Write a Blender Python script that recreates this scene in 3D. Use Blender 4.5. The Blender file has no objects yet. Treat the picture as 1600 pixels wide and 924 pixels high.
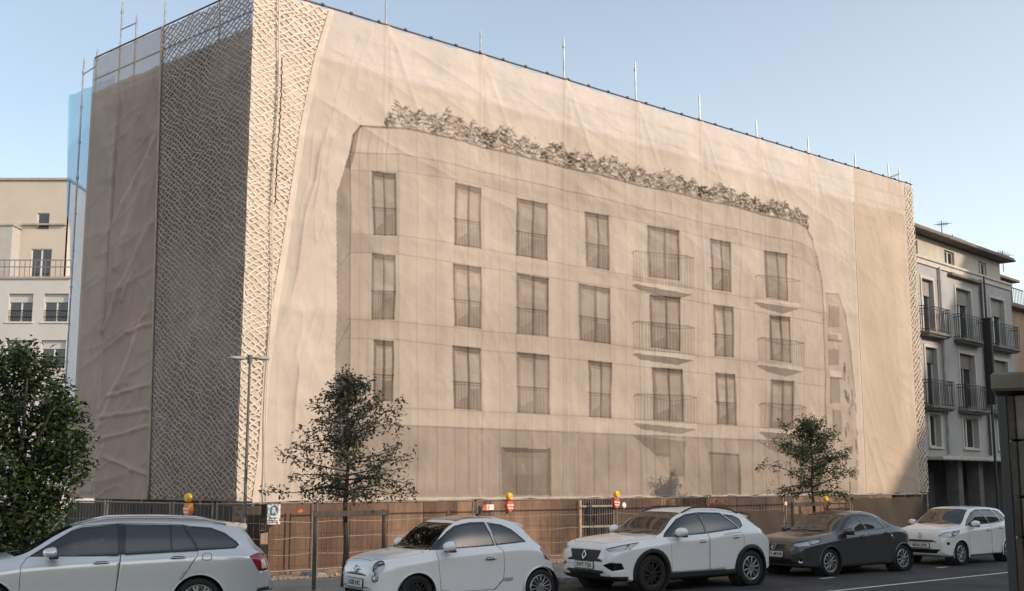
import bpy, bmesh, math, random
import numpy as np
from mathutils import Vector, Matrix

sc = bpy.context.scene
COL = sc.collection
R = math.radians

# ------------------------------------------------------------------ camera, sky, sun, exposure
EYE = 2.1
PITCH = math.atan(288 / 1850.0)
cam_d = bpy.data.cameras.new('camera')
cam_d.lens = 1850 / 1600 * 36
cam_d.sensor_width = 36
cam_d.clip_end = 3000
cam_o = bpy.data.objects.new('camera', cam_d)
COL.objects.link(cam_o)
cam_o.location = (0, 0, EYE)
cam_o.rotation_euler = (math.pi / 2 + PITCH, 0, 0)
sc.camera = cam_o

SUN_XY = Vector((0.905, -0.426)).normalized()
SUN_EL = R(22)
to_sun = Vector((SUN_XY.x * math.cos(SUN_EL), SUN_XY.y * math.cos(SUN_EL), math.sin(SUN_EL)))
world = bpy.data.worlds.new('World')
sc.world = world
world.use_nodes = True
wn = world.node_tree
sky = wn.nodes.new('ShaderNodeTexSky')
sky.sky_type = 'NISHITA'
sky.sun_disc = False
sky.sun_elevation = SUN_EL
sky.sun_rotation = math.atan2(SUN_XY.x, SUN_XY.y)
sky.altitude = 100
sky.air_density = 1.0
sky.dust_density = 1.0
sky.ozone_density = 1.0
# haze added over the blue: paler towards the horizon, brightened behind the camera as fill
tcw = wn.nodes.new('ShaderNodeTexCoord')
dot = wn.nodes.new('ShaderNodeVectorMath'); dot.operation = 'DOT_PRODUCT'
dot.inputs[1].default_value = (0.35, -0.5, -1.3)
wn.links.new(tcw.outputs['Generated'], dot.inputs[0])
addn = wn.nodes.new('ShaderNodeMath'); addn.operation = 'ADD'; addn.inputs[1].default_value = 0.95; addn.use_clamp = True
wn.links.new(dot.outputs['Value'], addn.inputs[0])
hz = wn.nodes.new('ShaderNodeValToRGB')
e = hz.color_ramp.elements
e[0].position = 0.0; e[0].color = (1.35, 1.35, 1.12, 1)
e[1].position = 1.0; e[1].color = (4.7, 4.3, 3.7, 1)
e2 = hz.color_ramp.elements.new(0.35); e2.color = (2.6, 2.5, 2.1, 1)
wn.links.new(addn.outputs[0], hz.inputs[0])
mixs = wn.nodes.new('ShaderNodeMix'); mixs.data_type = 'RGBA'; mixs.blend_type = 'ADD'; mixs.inputs[0].default_value = 1.0
wn.links.new(sky.outputs[0], mixs.inputs[6]); wn.links.new(hz.outputs[0], mixs.inputs[7])
wn.links.new(mixs.outputs[2], wn.nodes['Background'].inputs[0])
wn.nodes['Background'].inputs[1].default_value = 0.12

sun_d = bpy.data.lights.new('sun', 'SUN')
sun_d.energy = 2.6
sun_d.angle = R(0.55)
sun_d.color = (1.0, 0.82, 0.655)
sun_o = bpy.data.objects.new('sun', sun_d)
COL.objects.link(sun_o)
sun_o.rotation_euler = to_sun.to_track_quat('Z', 'Y').to_euler()

sc.view_settings.view_transform = 'Standard'
sc.view_settings.look = 'None'
sc.view_settings.exposure = 0.5
sc.view_settings.gamma = 1.0
sc.view_settings.use_curve_mapping = False

# ------------------------------------------------------------------ the survey: street frame and sight lines
AZ = math.atan((2940 - 800) * math.cos(PITCH) / 1850)
D2 = Vector((math.sin(AZ), math.cos(AZ), 0))          # along the street
N2 = Vector((D2.y, -D2.x, 0))                          # from the facade towards the street
EYEV = Vector((0, 0, EYE))
FWV = Vector((0, math.cos(PITCH), math.sin(PITCH)))
UPV = Vector((0, -math.sin(PITCH), math.cos(PITCH)))
AZL = math.atan((-1285 - 800) * math.cos(PITCH) / 1850)
DL = Vector((math.sin(AZL), math.cos(AZL), 0))         # along the shaded side face
NL = Vector((-DL.y, DL.x, 0))

def S(s, p, z=0.0):
    """street frame: s metres along the street, p metres across it"""
    return D2 * s - N2 * p + Vector((0, 0, z))

def ray(px, py):
    return FWV + Vector(((px - 800) / 1850, 0, 0)) - UPV * ((py - 462) / 1850)

def on_plane(px, py, P0, n):
    r = ray(px, py)
    return EYEV + r * ((P0 - EYEV).dot(n) / r.dot(n))

def at_p(px, py, p):
    """(s, z) of a sight line on the vertical plane p metres across the street"""
    q = on_plane(px, py, -N2 * p, N2)
    return q.dot(D2), q.z

# ------------------------------------------------------------------ tagging
def tag(o, label=None, cat=None, group=None, kind=None):
    if label: o['label'] = label
    if cat: o['category'] = cat
    if group: o['group'] = group
    if kind: o['kind'] = kind
    return o

def empty(name, loc=(0, 0, 0), rz=0.0, parent=None):
    o = bpy.data.objects.new(name, None)
    COL.objects.link(o)
    o.location = loc
    o.rotation_euler = (0, 0, rz)
    o.empty_display_size = 0.2
    if parent: o.parent = parent
    return o

def copy_tree(o, parent=None):
    c = o.copy()
    COL.objects.link(c)
    c.parent = parent
    for ch in list(o.children):
        copy_tree(ch, c)
    return c

# ------------------------------------------------------------------ materials
MATS = {}
def nodes_of(name):
    m = bpy.data.materials.new(name)
    m.use_nodes = True
    nt = m.node_tree
    return m, nt, nt.nodes['Principled BSDF']

def mat(name, col=None, rough=0.6, metal=0.0, var=0.0, scale=3.0, bump=0.0, bscale=40.0, coat=0.0, spec=0.5,
        col2=None, detail=5.0, stretch=(1, 1, 1)):
    """procedural surface: base colour broken up by noise (var, or a second colour), roughness and bump noise"""
    if name in MATS: return MATS[name]
    m, nt, b = nodes_of(name)
    N, L = nt.nodes, nt.links
    b.inputs['Roughness'].default_value = rough
    b.inputs['Metallic'].default_value = metal
    b.inputs['Specular IOR Level'].default_value = spec
    b.inputs['Coat Weight'].default_value = coat
    b.inputs['Coat Roughness'].default_value = 0.03
    c = (*col, 1)
    b.inputs['Base Color'].default_value = c
    if var or col2 or bump:
        tc = N.new('ShaderNodeTexCoord')
        mp = N.new('ShaderNodeMapping')
        mp.inputs['Scale'].default_value = stretch
        L.new(tc.outputs['Object'], mp.inputs['Vector'])
    if var or col2:
        nz = N.new('ShaderNodeTexNoise')
        nz.inputs['Scale'].default_value = scale
        nz.inputs['Detail'].default_value = detail
        nz.inputs['Roughness'].default_value = 0.62
        L.new(mp.outputs[0], nz.inputs['Vector'])
        rp = N.new('ShaderNodeValToRGB')
        if col2:
            ca, cb = (*col, 1), (*col2, 1)
        else:
            ca = tuple(x * (1 - var) for x in col) + (1,)
            cb = tuple(min(1, x * (1 + var)) for x in col) + (1,)
        rp.color_ramp.elements[0].color = ca
        rp.color_ramp.elements[1].color = cb
        rp.color_ramp.elements[0].position = 0.34
        rp.color_ramp.elements[1].position = 0.68
        L.new(nz.outputs['Fac'], rp.inputs[0])
        L.new(rp.outputs[0], b.inputs['Base Color'])
    if bump:
        nb = N.new('ShaderNodeTexNoise')
        nb.inputs['Scale'].default_value = bscale
        nb.inputs['Detail'].default_value = 4
        L.new(mp.outputs[0], nb.inputs['Vector'])
        bp = N.new('ShaderNodeBump')
        bp.inputs['Strength'].default_value = bump
        bp.inputs['Distance'].default_value = 0.02
        L.new(nb.outputs['Fac'], bp.inputs['Height'])
        L.new(bp.outputs[0], b.inputs['Normal'])
    MATS[name] = m
    return m

def mat_net(name, use_attr=True, col=(0.5, 0.42, 0.34), alpha=0.85, trans=0.3):
    """woven sheet: diffuse + translucent threads with see-through gaps between them"""
    if name in MATS: return MATS[name]
    m, nt, b = nodes_of(name)
    N, L = nt.nodes, nt.links
    N.remove(b)
    out = [n for n in N if n.type == 'OUTPUT_MATERIAL'][0]
    df = N.new('ShaderNodeBsdfDiffuse'); tl = N.new('ShaderNodeBsdfTranslucent'); tr = N.new('ShaderNodeBsdfTransparent')
    m1 = N.new('ShaderNodeMixShader'); m2 = N.new('ShaderNodeMixShader')
    m1.inputs[0].default_value = trans
    if use_attr:
        at = N.new('ShaderNodeAttribute'); at.attribute_name = 'weave'
        csrc = at.outputs['Color']
    else:
        rgb = N.new('ShaderNodeRGB'); rgb.outputs[0].default_value = (*col, 1)
        csrc = rgb.outputs[0]
    tc = N.new('ShaderNodeTexCoord')
    nz = N.new('ShaderNodeTexNoise'); nz.inputs['Scale'].default_value = 1.3; nz.inputs['Detail'].default_value = 8
    nz.inputs['Roughness'].default_value = 0.7
    L.new(tc.outputs['Object'], nz.inputs['Vector'])
    mr = N.new('ShaderNodeMapRange'); mr.inputs[1].default_value = 0.25; mr.inputs[2].default_value = 0.75
    mr.inputs[3].default_value = 0.93; mr.inputs[4].default_value = 1.06
    L.new(nz.outputs['Fac'], mr.inputs[0])
    mx = N.new('ShaderNodeMix'); mx.data_type = 'RGBA'; mx.blend_type = 'MULTIPLY'; mx.inputs[0].default_value = 1
    L.new(csrc, mx.inputs[6]); L.new(mr.outputs[0], mx.inputs[7])
    L.new(mx.outputs[2], df.inputs[0]); L.new(mx.outputs[2], tl.inputs[0])
    L.new(df.outputs[0], m1.inputs[1]); L.new(tl.outputs[0], m1.inputs[2])
    nb = N.new('ShaderNodeTexNoise'); nb.inputs['Scale'].default_value = 5; nb.inputs['Detail'].default_value = 6
    L.new(tc.outputs['Object'], nb.inputs['Vector'])
    bp = N.new('ShaderNodeBump'); bp.inputs['Strength'].default_value = 0.25; bp.inputs['Distance'].default_value = 0.05
    L.new(nb.outputs['Fac'], bp.inputs['Height']); L.new(bp.outputs[0], df.inputs['Normal'])
    m2.inputs[0].default_value = alpha
    if use_attr:
        am = N.new('ShaderNodeMath'); am.operation = 'MULTIPLY'; am.inputs[1].default_value = alpha
        L.new(at.outputs['Alpha'], am.inputs[0]); L.new(am.outputs[0], m2.inputs[0])
    L.new(tr.outputs[0], m2.inputs[1]); L.new(m1.outputs[0], m2.inputs[2])
    L.new(m2.outputs[0], out.inputs[0])
    MATS[name] = m
    return m

def mat_glass(name, tint=(0.25, 0.27, 0.27), ior=1.6):
    if name in MATS: return MATS[name]
    m, nt, b = nodes_of(name)
    N, L = nt.nodes, nt.links
    N.remove(b)
    out = [n for n in N if n.type == 'OUTPUT_MATERIAL'][0]
    tr = N.new('ShaderNodeBsdfTransparent'); tr.inputs[0].default_value = (*tint, 1)
    gl = N.new('ShaderNodeBsdfGlossy'); gl.inputs['Roughness'].default_value = 0.02
    fr = N.new('ShaderNodeFresnel'); fr.inputs[0].default_value = ior
    mx = N.new('ShaderNodeMixShader')
    L.new(fr.outputs[0], mx.inputs[0]); L.new(tr.outputs[0], mx.inputs[1]); L.new(gl.outputs[0], mx.inputs[2])
    L.new(mx.outputs[0], out.inputs[0])
    MATS[name] = m
    return m

# ------------------------------------------------------------------ mesh builder
class MB:
    def __init__(self):
        self.v, self.f, self.m = [], [], []
    def add(self, vs, fs, mi=0):
        o = len(self.v)
        self.v += [tuple(p) for p in vs]
        for f in fs:
            self.f.append([i + o for i in f]); self.m.append(mi)
        return self
    def box(self, c, s, ax=None, mi=0, ch=0.0):
        """box at centre c, size s, axes ax (3 vectors), with chamfered edges ch"""
        c = Vector(c)
        ax = ax or (Vector((1, 0, 0)), Vector((0, 1, 0)), Vector((0, 0, 1)))
        h = [x / 2 for x in s]
        if ch <= 0:
            vs = [c + ax[0] * (h[0] * i) + ax[1] * (h[1] * j) + ax[2] * (h[2] * k) for i in (-1, 1) for j in (-1, 1) for k in (-1, 1)]
            return self.add(vs, [(0, 1, 3, 2), (4, 6, 7, 5), (0, 4, 5, 1), (2, 3, 7, 6), (0, 2, 6, 4), (1, 5, 7, 3)], mi)
        ch = min(ch, min(h) * 0.8)
        idx, vs = {}, []
        for i in (-1, 1):
            for j in (-1, 1):
                for k in (-1, 1):
                    for a in range(3):
                        q = [h[0] * i, h[1] * j, h[2] * k]
                        for b in range(3):
                            if b != a: q[b] -= ch * (i, j, k)[b]
                        idx[(i, j, k, a)] = len(vs)
                        vs.append(c + ax[0] * q[0] + ax[1] * q[1] + ax[2] * q[2])
        fs = []
        for a in range(3):
            b, d = (a + 1) % 3, (a + 2) % 3
            for sg in (-1, 1):
                lp = []
                for (u, w) in ((-1, -1), (1, -1), (1, 1), (-1, 1)):
                    t = [0, 0, 0]; t[a] = sg; t[b] = u; t[d] = w
                    lp.append(idx[(*t, a)])
                fs.append(lp if sg > 0 else lp[::-1])
        for a in range(3):           # edges along axis a
            b, d = (a + 1) % 3, (a + 2) % 3
            for u in (-1, 1):
                for w in (-1, 1):
                    t0 = [0, 0, 0]; t0[a] = -1; t0[b] = u; t0[d] = w
                    t1 = list(t0); t1[a] = 1
                    q = [idx[(*t0, b)], idx[(*t1, b)], idx[(*t1, d)], idx[(*t0, d)]]
                    fs.append(q if u * w < 0 else q[::-1])
        for i in (-1, 1):
            for j in (-1, 1):
                for k in (-1, 1):
                    q = [idx[(i, j, k, a)] for a in range(3)]
                    fs.append(q if i * j * k > 0 else q[::-1])
        return self.add(vs, fs, mi)
    def seg(self, a, b, w, h, mi=0, ch=0.0, upv=Vector((0, 0, 1))):
        """rectangular bar from a to b"""
        a, b = Vector(a), Vector(b)
        t = (b - a); L = t.length; t.normalize()
        x = t.cross(upv)
        if x.length < 1e-4: x = t.cross(Vector((1, 0, 0)))
        x.normalize(); y = x.cross(t)
        return self.box((a + b) / 2, (L, w, h), (t, x, y), mi, ch)
    def tube(self, pts, r, n=8, mi=0, cap=True, r1=None):
        pts = [Vector(p) for p in pts]
        rs = r if isinstance(r, (list, tuple)) else [r + ((r1 if r1 is not None else r) - r) * i / (len(pts) - 1) for i in range(len(pts))]
        vs, fs = [], []
        px = None
        for i, p in enumerate(pts):
            t = (pts[min(i + 1, len(pts) - 1)] - pts[max(i - 1, 0)]).normalized()
            if px is None:
                px = t.orthogonal().normalized()
            px = (px - t * px.dot(t))
            px = px.normalized() if px.length > 1e-6 else t.orthogonal().normalized()
            py = t.cross(px)
            for k in range(n):
                a = 2 * math.pi * k / n
                vs.append(p + (px * math.cos(a) + py * math.sin(a)) * rs[i])
        for i in range(len(pts) - 1):
            for k in range(n):
                k2 = (k + 1) % n
                fs.append((i * n + k, i * n + k2, (i + 1) * n + k2, (i + 1) * n + k))
        if cap:
            fs.append(tuple(range(n))[::-1]); fs.append(tuple(range((len(pts) - 1) * n, len(pts) * n)))
        return self.add(vs, fs, mi)
    def lathe(self, c, axis, prof, n=24, mi=0):
        """profile [(offset along axis, radius)] turned about axis through c"""
        c = Vector(c); t = Vector(axis).normalized(); x = t.orthogonal().normalized(); y = t.cross(x)
        vs, fs = [], []
        for (h, r) in prof:
            for k in range(n):
                a = 2 * math.pi * k / n
                vs.append(c + t * h + (x * math.cos(a) + y * math.sin(a)) * r)
        for i in range(len(prof) - 1):
            for k in range(n):
                k2 = (k + 1) % n
                fs.append((i * n + k, i * n + k2, (i + 1) * n + k2, (i + 1) * n + k))
        return self.add(vs, fs, mi)
    def prism(self, poly, a, b, mi=0):
        """poly: list of 3D points, extruded by vector b-a"""
        e = Vector(b) - Vector(a); n = len(poly)
        vs = [Vector(p) for p in poly] + [Vector(p) + e for p in poly]
        fs = [tuple(range(n))[::-1], tuple(range(n, 2 * n))] + [(i, (i + 1) % n, n + (i + 1) % n, n + i) for i in range(n)]
        return self.add(vs, fs, mi)
    def build(self, name, mats, parent=None, smooth=False, recalc=True):
        me = bpy.data.meshes.new(name)
        me.from_pydata(self.v, [], self.f)
        for m in (mats if isinstance(mats, (list, tuple)) else [mats]): me.materials.append(m)
        if len(me.materials) > 1: me.polygons.foreach_set('material_index', self.m)
        if recalc:
            bm = bmesh.new(); bm.from_mesh(me)
            bmesh.ops.recalc_face_normals(bm, faces=bm.faces); bm.to_mesh(me); bm.free()
        if smooth:
            me.shade_smooth()
            if smooth == 'angle': me.set_sharp_from_angle(angle=R(38))
        me.update()
        o = bpy.data.objects.new(name, me)
        COL.objects.link(o)
        if parent: o.parent = parent
        return o

def text_mesh(body, size, M, material, name='lettering', parent=None, depth=0.002, bold=0.0, align='CENTER'):
    cu = bpy.data.curves.new(name, 'FONT')
    cu.body = body; cu.size = size; cu.extrude = depth; cu.offset = bold
    cu.align_x = align; cu.align_y = 'CENTER'; cu.resolution_u = 3
    tmp = bpy.data.objects.new(name + '_curve', cu)
    COL.objects.link(tmp)
    dg = bpy.context.evaluated_depsgraph_get()
    me = bpy.data.meshes.new_from_object(tmp.evaluated_get(dg))
    bpy.data.objects.remove(tmp)
    me.transform(M)
    me.materials.clear(); me.materials.append(material)
    o = bpy.data.objects.new(name, me)
    COL.objects.link(o)
    if parent: o.parent = parent
    return o

def basis(x, y, z, o=(0, 0, 0)):
    M = Matrix.Identity(4)
    for i, c in enumerate((x, y, z)):
        M[0][i], M[1][i], M[2][i] = c
    M.translation = Vector(o)
    return M

# ------------------------------------------------------------------ value noise for cloth relief (numpy)
def vnoise(x, y, seed):
    rng = np.random.default_rng(seed)
    T = rng.random((128, 128))
    xi, yi = np.floor(x).astype(int), np.floor(y).astype(int)
    fx, fy = x - xi, y - yi
    fx = fx * fx * (3 - 2 * fx); fy = fy * fy * (3 - 2 * fy)
    a, b = T[xi % 128, yi % 128], T[(xi + 1) % 128, yi % 128]
    c, d_ = T[xi % 128, (yi + 1) % 128], T[(xi + 1) % 128, (yi + 1) % 128]
    return (a * (1 - fx) + b * fx) * (1 - fy) + (c * (1 - fx) + d_ * fx) * fy - 0.5

def fbm(x, y, seed, o=4):
    s, a = 0, 1.0
    for k in range(o):
        s = s + a * vnoise(x * 2 ** k + 13.7 * k, y * 2 ** k + 5.1 * k, seed + k); a *= 0.5
    return s

def ridge(x, y, seed, o=3):
    s, a = 0, 1.0
    for k in range(o):
        s = s + a * (1 - np.abs(vnoise(x * 2 ** k + 3.3 * k, y * 2 ** k, seed + k)) * 2.0) ** 5; a *= 0.5
    return s

def grid_mesh(name, P, col, material, parent=None, alpha=None):
    """P: (rows, cols, 3) points, col: (rows, cols, 3) thread colour"""
    r, c = P.shape[:2]
    me = bpy.data.meshes.new(name)
    i = np.arange(r * c).reshape(r, c)
    q = np.stack([i[:-1, :-1], i[:-1, 1:], i[1:, 1:], i[1:, :-1]], -1).reshape(-1, 4)
    me.vertices.add(r * c)
    me.vertices.foreach_set('co', P.reshape(-1).astype(np.float32))
    me.loops.add(q.size); me.polygons.add(len(q))
    me.loops.foreach_set('vertex_index', q.reshape(-1).astype(np.int32))
    me.polygons.foreach_set('loop_start', np.arange(0, q.size, 4, dtype=np.int32))
    me.update(calc_edges=True)
    me.shade_smooth()
    at = me.color_attributes.new('weave', 'FLOAT_COLOR', 'POINT')
    ca = np.ones((r * c, 4), np.float32); ca[:, :3] = col.reshape(-1, 3)
    if alpha is not None: ca[:, 3] = alpha.reshape(-1)
    at.data.foreach_set('color', ca.reshape(-1))
    me.materials.append(material)
    o = bpy.data.objects.new(name, me)
    COL.objects.link(o)
    if parent: o.parent = parent
    return o

# ================================================================== SETTING: ground, road, pavement
def prj(P):
    """numpy projection used once to lay the printed picture out on its cloth"""
    q = P - np.array(EYEV)
    z = q @ np.array(FWV)
    return 800 + 1850 * q[..., 0] / z, 462 - 1850 * (q @ np.array(UPV)) / z

asphalt = mat('asphalt', (0.028, 0.028, 0.030), 0.85, col2=(0.066, 0.064, 0.062), scale=0.55, detail=9, bump=0.5, bscale=120, spec=0.35)
ground_m = mat('ground_earth', (0.10, 0.095, 0.085), 0.95, var=0.3, scale=0.3)
paving = mat('paving', (0.17, 0.165, 0.16), 0.85, col2=(0.25, 0.243, 0.235), scale=1.6, detail=9, bump=0.3, bscale=60)
kerb_m = mat('kerb_stone', (0.28, 0.27, 0.26), 0.8, var=0.25, scale=4, bump=0.3)
paint_w = mat('road_paint', (0.5, 0.5, 0.49), 0.7, col2=(0.75, 0.75, 0.73), scale=14, detail=8)
rubble_m = mat('rubble', (0.26, 0.19, 0.14), 0.95, col2=(0.42, 0.34, 0.27), scale=5, detail=9, bump=0.8, bscale=18)

b = MB(); b.add([(-900, -900, -0.02), (900, -900, -0.02), (900, 900, -0.02), (-900, 900, -0.02)], [(0, 1, 2, 3)])
tag(b.build('ground', ground_m), kind='structure')
b = MB(); b.add([S(-90, -13, 0), S(160, -13, 0), S(160, 20.9, 0), S(-90, 20.9, 0)], [(0, 1, 2, 3)])
tag(b.build('road', asphalt), kind='structure')

KERB = [(150, 18.0), (60, 18.0), (30, 18.0), (15, 18.0), (9.2, 18.0), (8.2, 18.45), (7.2, 19.1), (6, 19.9), (4.8, 20.3), (3.5, 20.45), (-80, 20.45)]
def off(path, dlt):
    return [(s, p + dlt) if i < 5 or i > 8 else (s + dlt * 0.55, p + dlt * 0.8) for i, (s, p) in enumerate(path)]
KI = off(KERB, 0.16)
b = MB()
top = [S(s, p, 0.12) for s, p in KI] + [S(-80, 75, 0.12), S(150, 75, 0.12)]
b.prism(top, (0, 0, 0), (0, 0, -0.13))
tag(b.build('pavement', paving), kind='structure')
b = MB()
for i in range(len(KERB) - 1):
    (s0, p0), (s1, p1) = KERB[i], KERB[i + 1]
    (a0, c0), (a1, c1) = KI[i], KI[i + 1]
    n = max(1, int(abs(s0 - s1) / 1.0)) if abs(s0 - s1) < 50 else 60
    for k in range(n):
        t0, t1 = k / n, (k + 1) / n - (0.008 / max(.3, abs(s0 - s1) / n))
        L = lambda u, v, t: u + (v - u) * t
        q = [S(L(s0, s1, t0), L(p0, p1, t0), 0.125), S(L(s0, s1, t1), L(p0, p1, t1), 0.125),
             S(L(a0, a1, t1), L(c0, c1, t1) - .002, 0.125), S(L(a0, a1, t0), L(c0, c1, t0) - .002, 0.125)]
        q2 = [x.copy() for x in q]
        for m_, x in enumerate(q2):
            x.z = 0.105
        o = len(b.v)
        inn = [q[0] - N2 * 0.02, q[1] - N2 * 0.02, q[2], q[3]]
        b.add(inn + q2 + [Vector((x.x, x.y, -0.01)) for x in q2],
              [(0, 1, 2, 3), (4, 5, 1, 0), (5, 6, 2, 1), (6, 7, 3, 2), (7, 4, 0, 3), (8, 9, 5, 4), (9, 10, 6, 5), (10, 11, 7, 6), (11, 8, 4, 7)])
tag(b.build('kerb', kerb_m), kind='structure')
b = MB()
def strip(s0, s1, p, w, z=0.004):
    b.add([S(s0, p - w / 2, z), S(s1, p - w / 2, z), S(s1, p + w / 2, z), S(s0, p + w / 2, z)], [(0, 1, 2, 3)])
strip(-60, 120, 13.43, 0.10)
for s in (6.4, 12.9, 17.4, 22.4, 27.2, 32.4, 37.6):
    strip(s - 0.25, s + 0.25, 15.25, 0.10)
for k in range(14):
    strip(-30 + k * 9, -30 + k * 9 + 4, 6.5, 0.12)
tag(b.build('road_markings', paint_w), kind='structure')
b = MB()
b.add([S(11.0, 21.15, 0.126), S(40.5, 21.15, 0.126), S(40.5, 22.9, 0.135), S(11.0, 22.9, 0.135)], [(0, 1, 2, 3)])
tag(b.build('bare_soil', rubble_m), kind='structure')
rng = random.Random(5)
b = MB()
for k in range(700):
    s, p, r = rng.uniform(11.5, 40), 21.1 + abs(rng.gauss(0, 0.4)), rng.uniform(0.012, 0.045)
    if rng.random() < 0.06: r *= 1.9
    c = S(s, p, 0.125 + r * 0.4)
    vs = [c + Vector((rng.uniform(.6, 1.2) * x, rng.uniform(.6, 1.2) * y, rng.uniform(.6, 1.1) * z)) * r for x, y, z in
          ((1, 0, 0), (-1, 0, 0), (0, 1, 0), (0, -1, 0), (0, 0, .8), (0, 0, -.8))]
    b.add(vs, [(0, 2, 4), (2, 1, 4), (1, 3, 4), (3, 0, 4), (2, 0, 5), (1, 2, 5), (3, 1, 5), (0, 3, 5)])
tag(b.build('rubble', rubble_m), kind='stuff')

# ================================================================== the wrapped building
PF = 23.0                      # the cloth hangs 23 m across the street
S0, S1 = 12.36, 40.34
ZT, ZB = 13.18, 1.65
corner = S(S0, PF, 0)
def Lf(t, o, z):               # side face: t metres back from the corner, o metres in front of the cloth
    return corner + DL * t + NL * o + Vector((0, 0, z))

wall_m = mat('old_render', (0.30, 0.24, 0.18), 0.9, col2=(0.40, 0.33, 0.26), scale=0.7, detail=8, bump=0.2)
dark_m = mat('dark_opening', (0.02, 0.02, 0.021), 0.5)
steel_m = mat('galvanised_steel', (0.33, 0.34, 0.35), 0.45, metal=0.7, var=0.25, scale=6)
plank_m = mat('scaffold_plank', (0.24, 0.19, 0.14), 0.85, var=0.3, scale=3)
bl = empty('building', S(26, 26, 0))
def in_bl(o):
    o.parent = bl; o.matrix_parent_inverse = bl.matrix_world.inverted() if False else Matrix.Translation(-bl.location)
    return o
tag(bl, 'long flat-roofed old building hidden behind the scaffold sheeting', 'building')
ZW = ZT - 1.05
back = [S(S0 + 1.3, PF + 1.5, 0), S(S1 - 0.3, PF + 1.5, 0), S(S1 - 0.3, PF + 12, 0), Lf(7.6, -1.5, 0) + N2 * 0, Lf(1.2, -1.5, 0)]
# footprint: front wall, far end, back, side wall parallel to the side face
fp = [Lf(2.0, -1.45, 0), S(14.3, PF + 1.5, 0), S(S1 - 0.3, PF + 1.5, 0), S(S1 - 0.3, PF + 9, 0), Lf(7.4, -1.45, 0) + D2 * 2, Lf(7.4, -1.45, 0)]
# front-left corner where both inner wall lines meet
c0 = Lf(0, -.62, 0); e0 = S(0, PF + 1.5, 0)
tt = ((e0 - c0).dot(N2)) / DL.dot(N2)
icor = c0 + DL * tt
fp = [icor, S(S1 - 0.3, PF + 1.5, 0), S(S1 - 0.3, PF + 14, 0), Lf(7.0, -.62, 0) + D2 * 6, Lf(7.0, -.62, 0)]
b = MB(); b.prism(fp, (0, 0, 0), (0, 0, ZW)); in_bl(b.build('wall', wall_m))
b = MB(); b.prism([p + (p - S(26, 27, 0)).normalized() * 0.15 + Vector((0, 0, ZW + .003)) for p in fp], (0, 0, 0), (0, 0, 0.14))
in_bl(b.build('roof_coping', mat('coping', (0.36, 0.31, 0.26), 0.8, var=0.2)))
def wall_opening(s, z0, w, h, name='window'):
    f = MB(); f.box(S(s, PF + 1.49, z0 + h / 2), (w + .16, 0.08, h + .16), (D2, N2, Vector((0, 0, 1))), ch=.01)
    fo = in_bl(f.build(name, wall_m))
    g = MB(); g.box(S(s, PF + 1.44, z0 + h / 2), (w, 0.03, h), (D2, N2, Vector((0, 0, 1))))
    go = g.build('pane', dark_m); go.parent = fo
for k in range(9):
    for fl in range(4):
        wall_opening(15.6 + k * 2.85, 3.6 + fl * 2.35, 1.0, 1.5)

# ------------------------------------------------------------------ scaffold: every standard, ledger and deck its own part
sf = empty('scaffold', S(26, PF + .6, 0))
tag(sf, 'galvanised tube scaffold whose pole tops rise above the draped sheeting', 'scaffold')
def in_sf(o):
    o.parent = sf; o.matrix_parent_inverse = Matrix.Translation(-sf.location); return o
def standard(p, z1, collars=True):
    m = MB(); p = Vector(p)
    m.tube([p + Vector((0, 0, 0.12)), p + Vector((0, 0, z1))], 0.026, 8)
    m.tube([p + Vector((0, 0, z1)), p + Vector((0, 0, z1 + 0.09))], 0.017, 8)
    m.box(p + Vector((0, 0, 0.13)), (0.15, 0.15, 0.012))
    z = 1.2
    while z < z1:
        m.tube([p + Vector((0, 0, z - .03)), p + Vector((0, 0, z + .03))], 0.042, 8); z += 1.0
    in_sf(m.build('standard', steel_m, smooth='angle'))
pole_px = [(603, 40, 5), (751, 85, 52), (881, 125, 63), (993, 160, 101), (1093, 192, 152), (1182, 220, 192), (1263, 245, 218), (1336, 267, 242), (1388, 277, 260), (1405, 281, 265), (1423, 290, 286)]
PS = []
for (x, yb, yt) in pole_px:
    s, z = at_p(x, (yb + yt) / 2, PF + .1)
    PS.append(s)
    standard(S(s, PF + .1, 0), at_p(x, yt, PF + .1)[1])
standard(S(S0 + .45, PF + .1, 0), ZT - .05)
for s in [S0 + 1.9] + PS[:8] + [PS[10]]:
    standard(S(s, PF + 1.0, 0), ZT - 1.0)
def at_l(px, py, o=0.0):
    q = on_plane(px, py, corner + NL * o, NL); return (q - corner).dot(DL), q.z
LT = []
for (x, yb, yt) in [(345, 0, -10), (258, 43, 8), (213, 62, 28), (190, 70, 10), (152, 88, 82)]:
    t, z = at_l(x, (yb + yt) / 2, -.1)
    LT.append(t)
    standard(Lf(t, -.1, 0), at_l(x, yt, -.1)[1])
tE, _ = at_l(130, 120, -.35)
standard(Lf(tE, -.35, 0), at_l(130, 97, -.35)[1])
m = MB(); zz = ZT - .15
m.tube([Lf(LT[4], -.1, zz), Lf(tE, -.35, zz + .1)], 0.02, 6); in_sf(m.build('brace', steel_m))
m = MB(); q0 = Lf(LT[2], -.1, at_l(213, 36, -.1)[1]); q1 = Lf(LT[3], -.1, at_l(190, 46, -.1)[1])
m.tube([q0, q1], 0.02, 6); in_sf(m.build('brace', steel_m))
m = MB(); q0 = S(PS[8], PF + .1, at_p(1388, 278, PF + .1)[1]); q1 = S(PS[9], PF + .1, at_p(1405, 272, PF + .1)[1])
m.tube([q0, q1], 0.03, 6); in_sf(m.build('brace', steel_m))
levels = [1.75 + 2.0 * k for k in range(6)]
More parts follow.
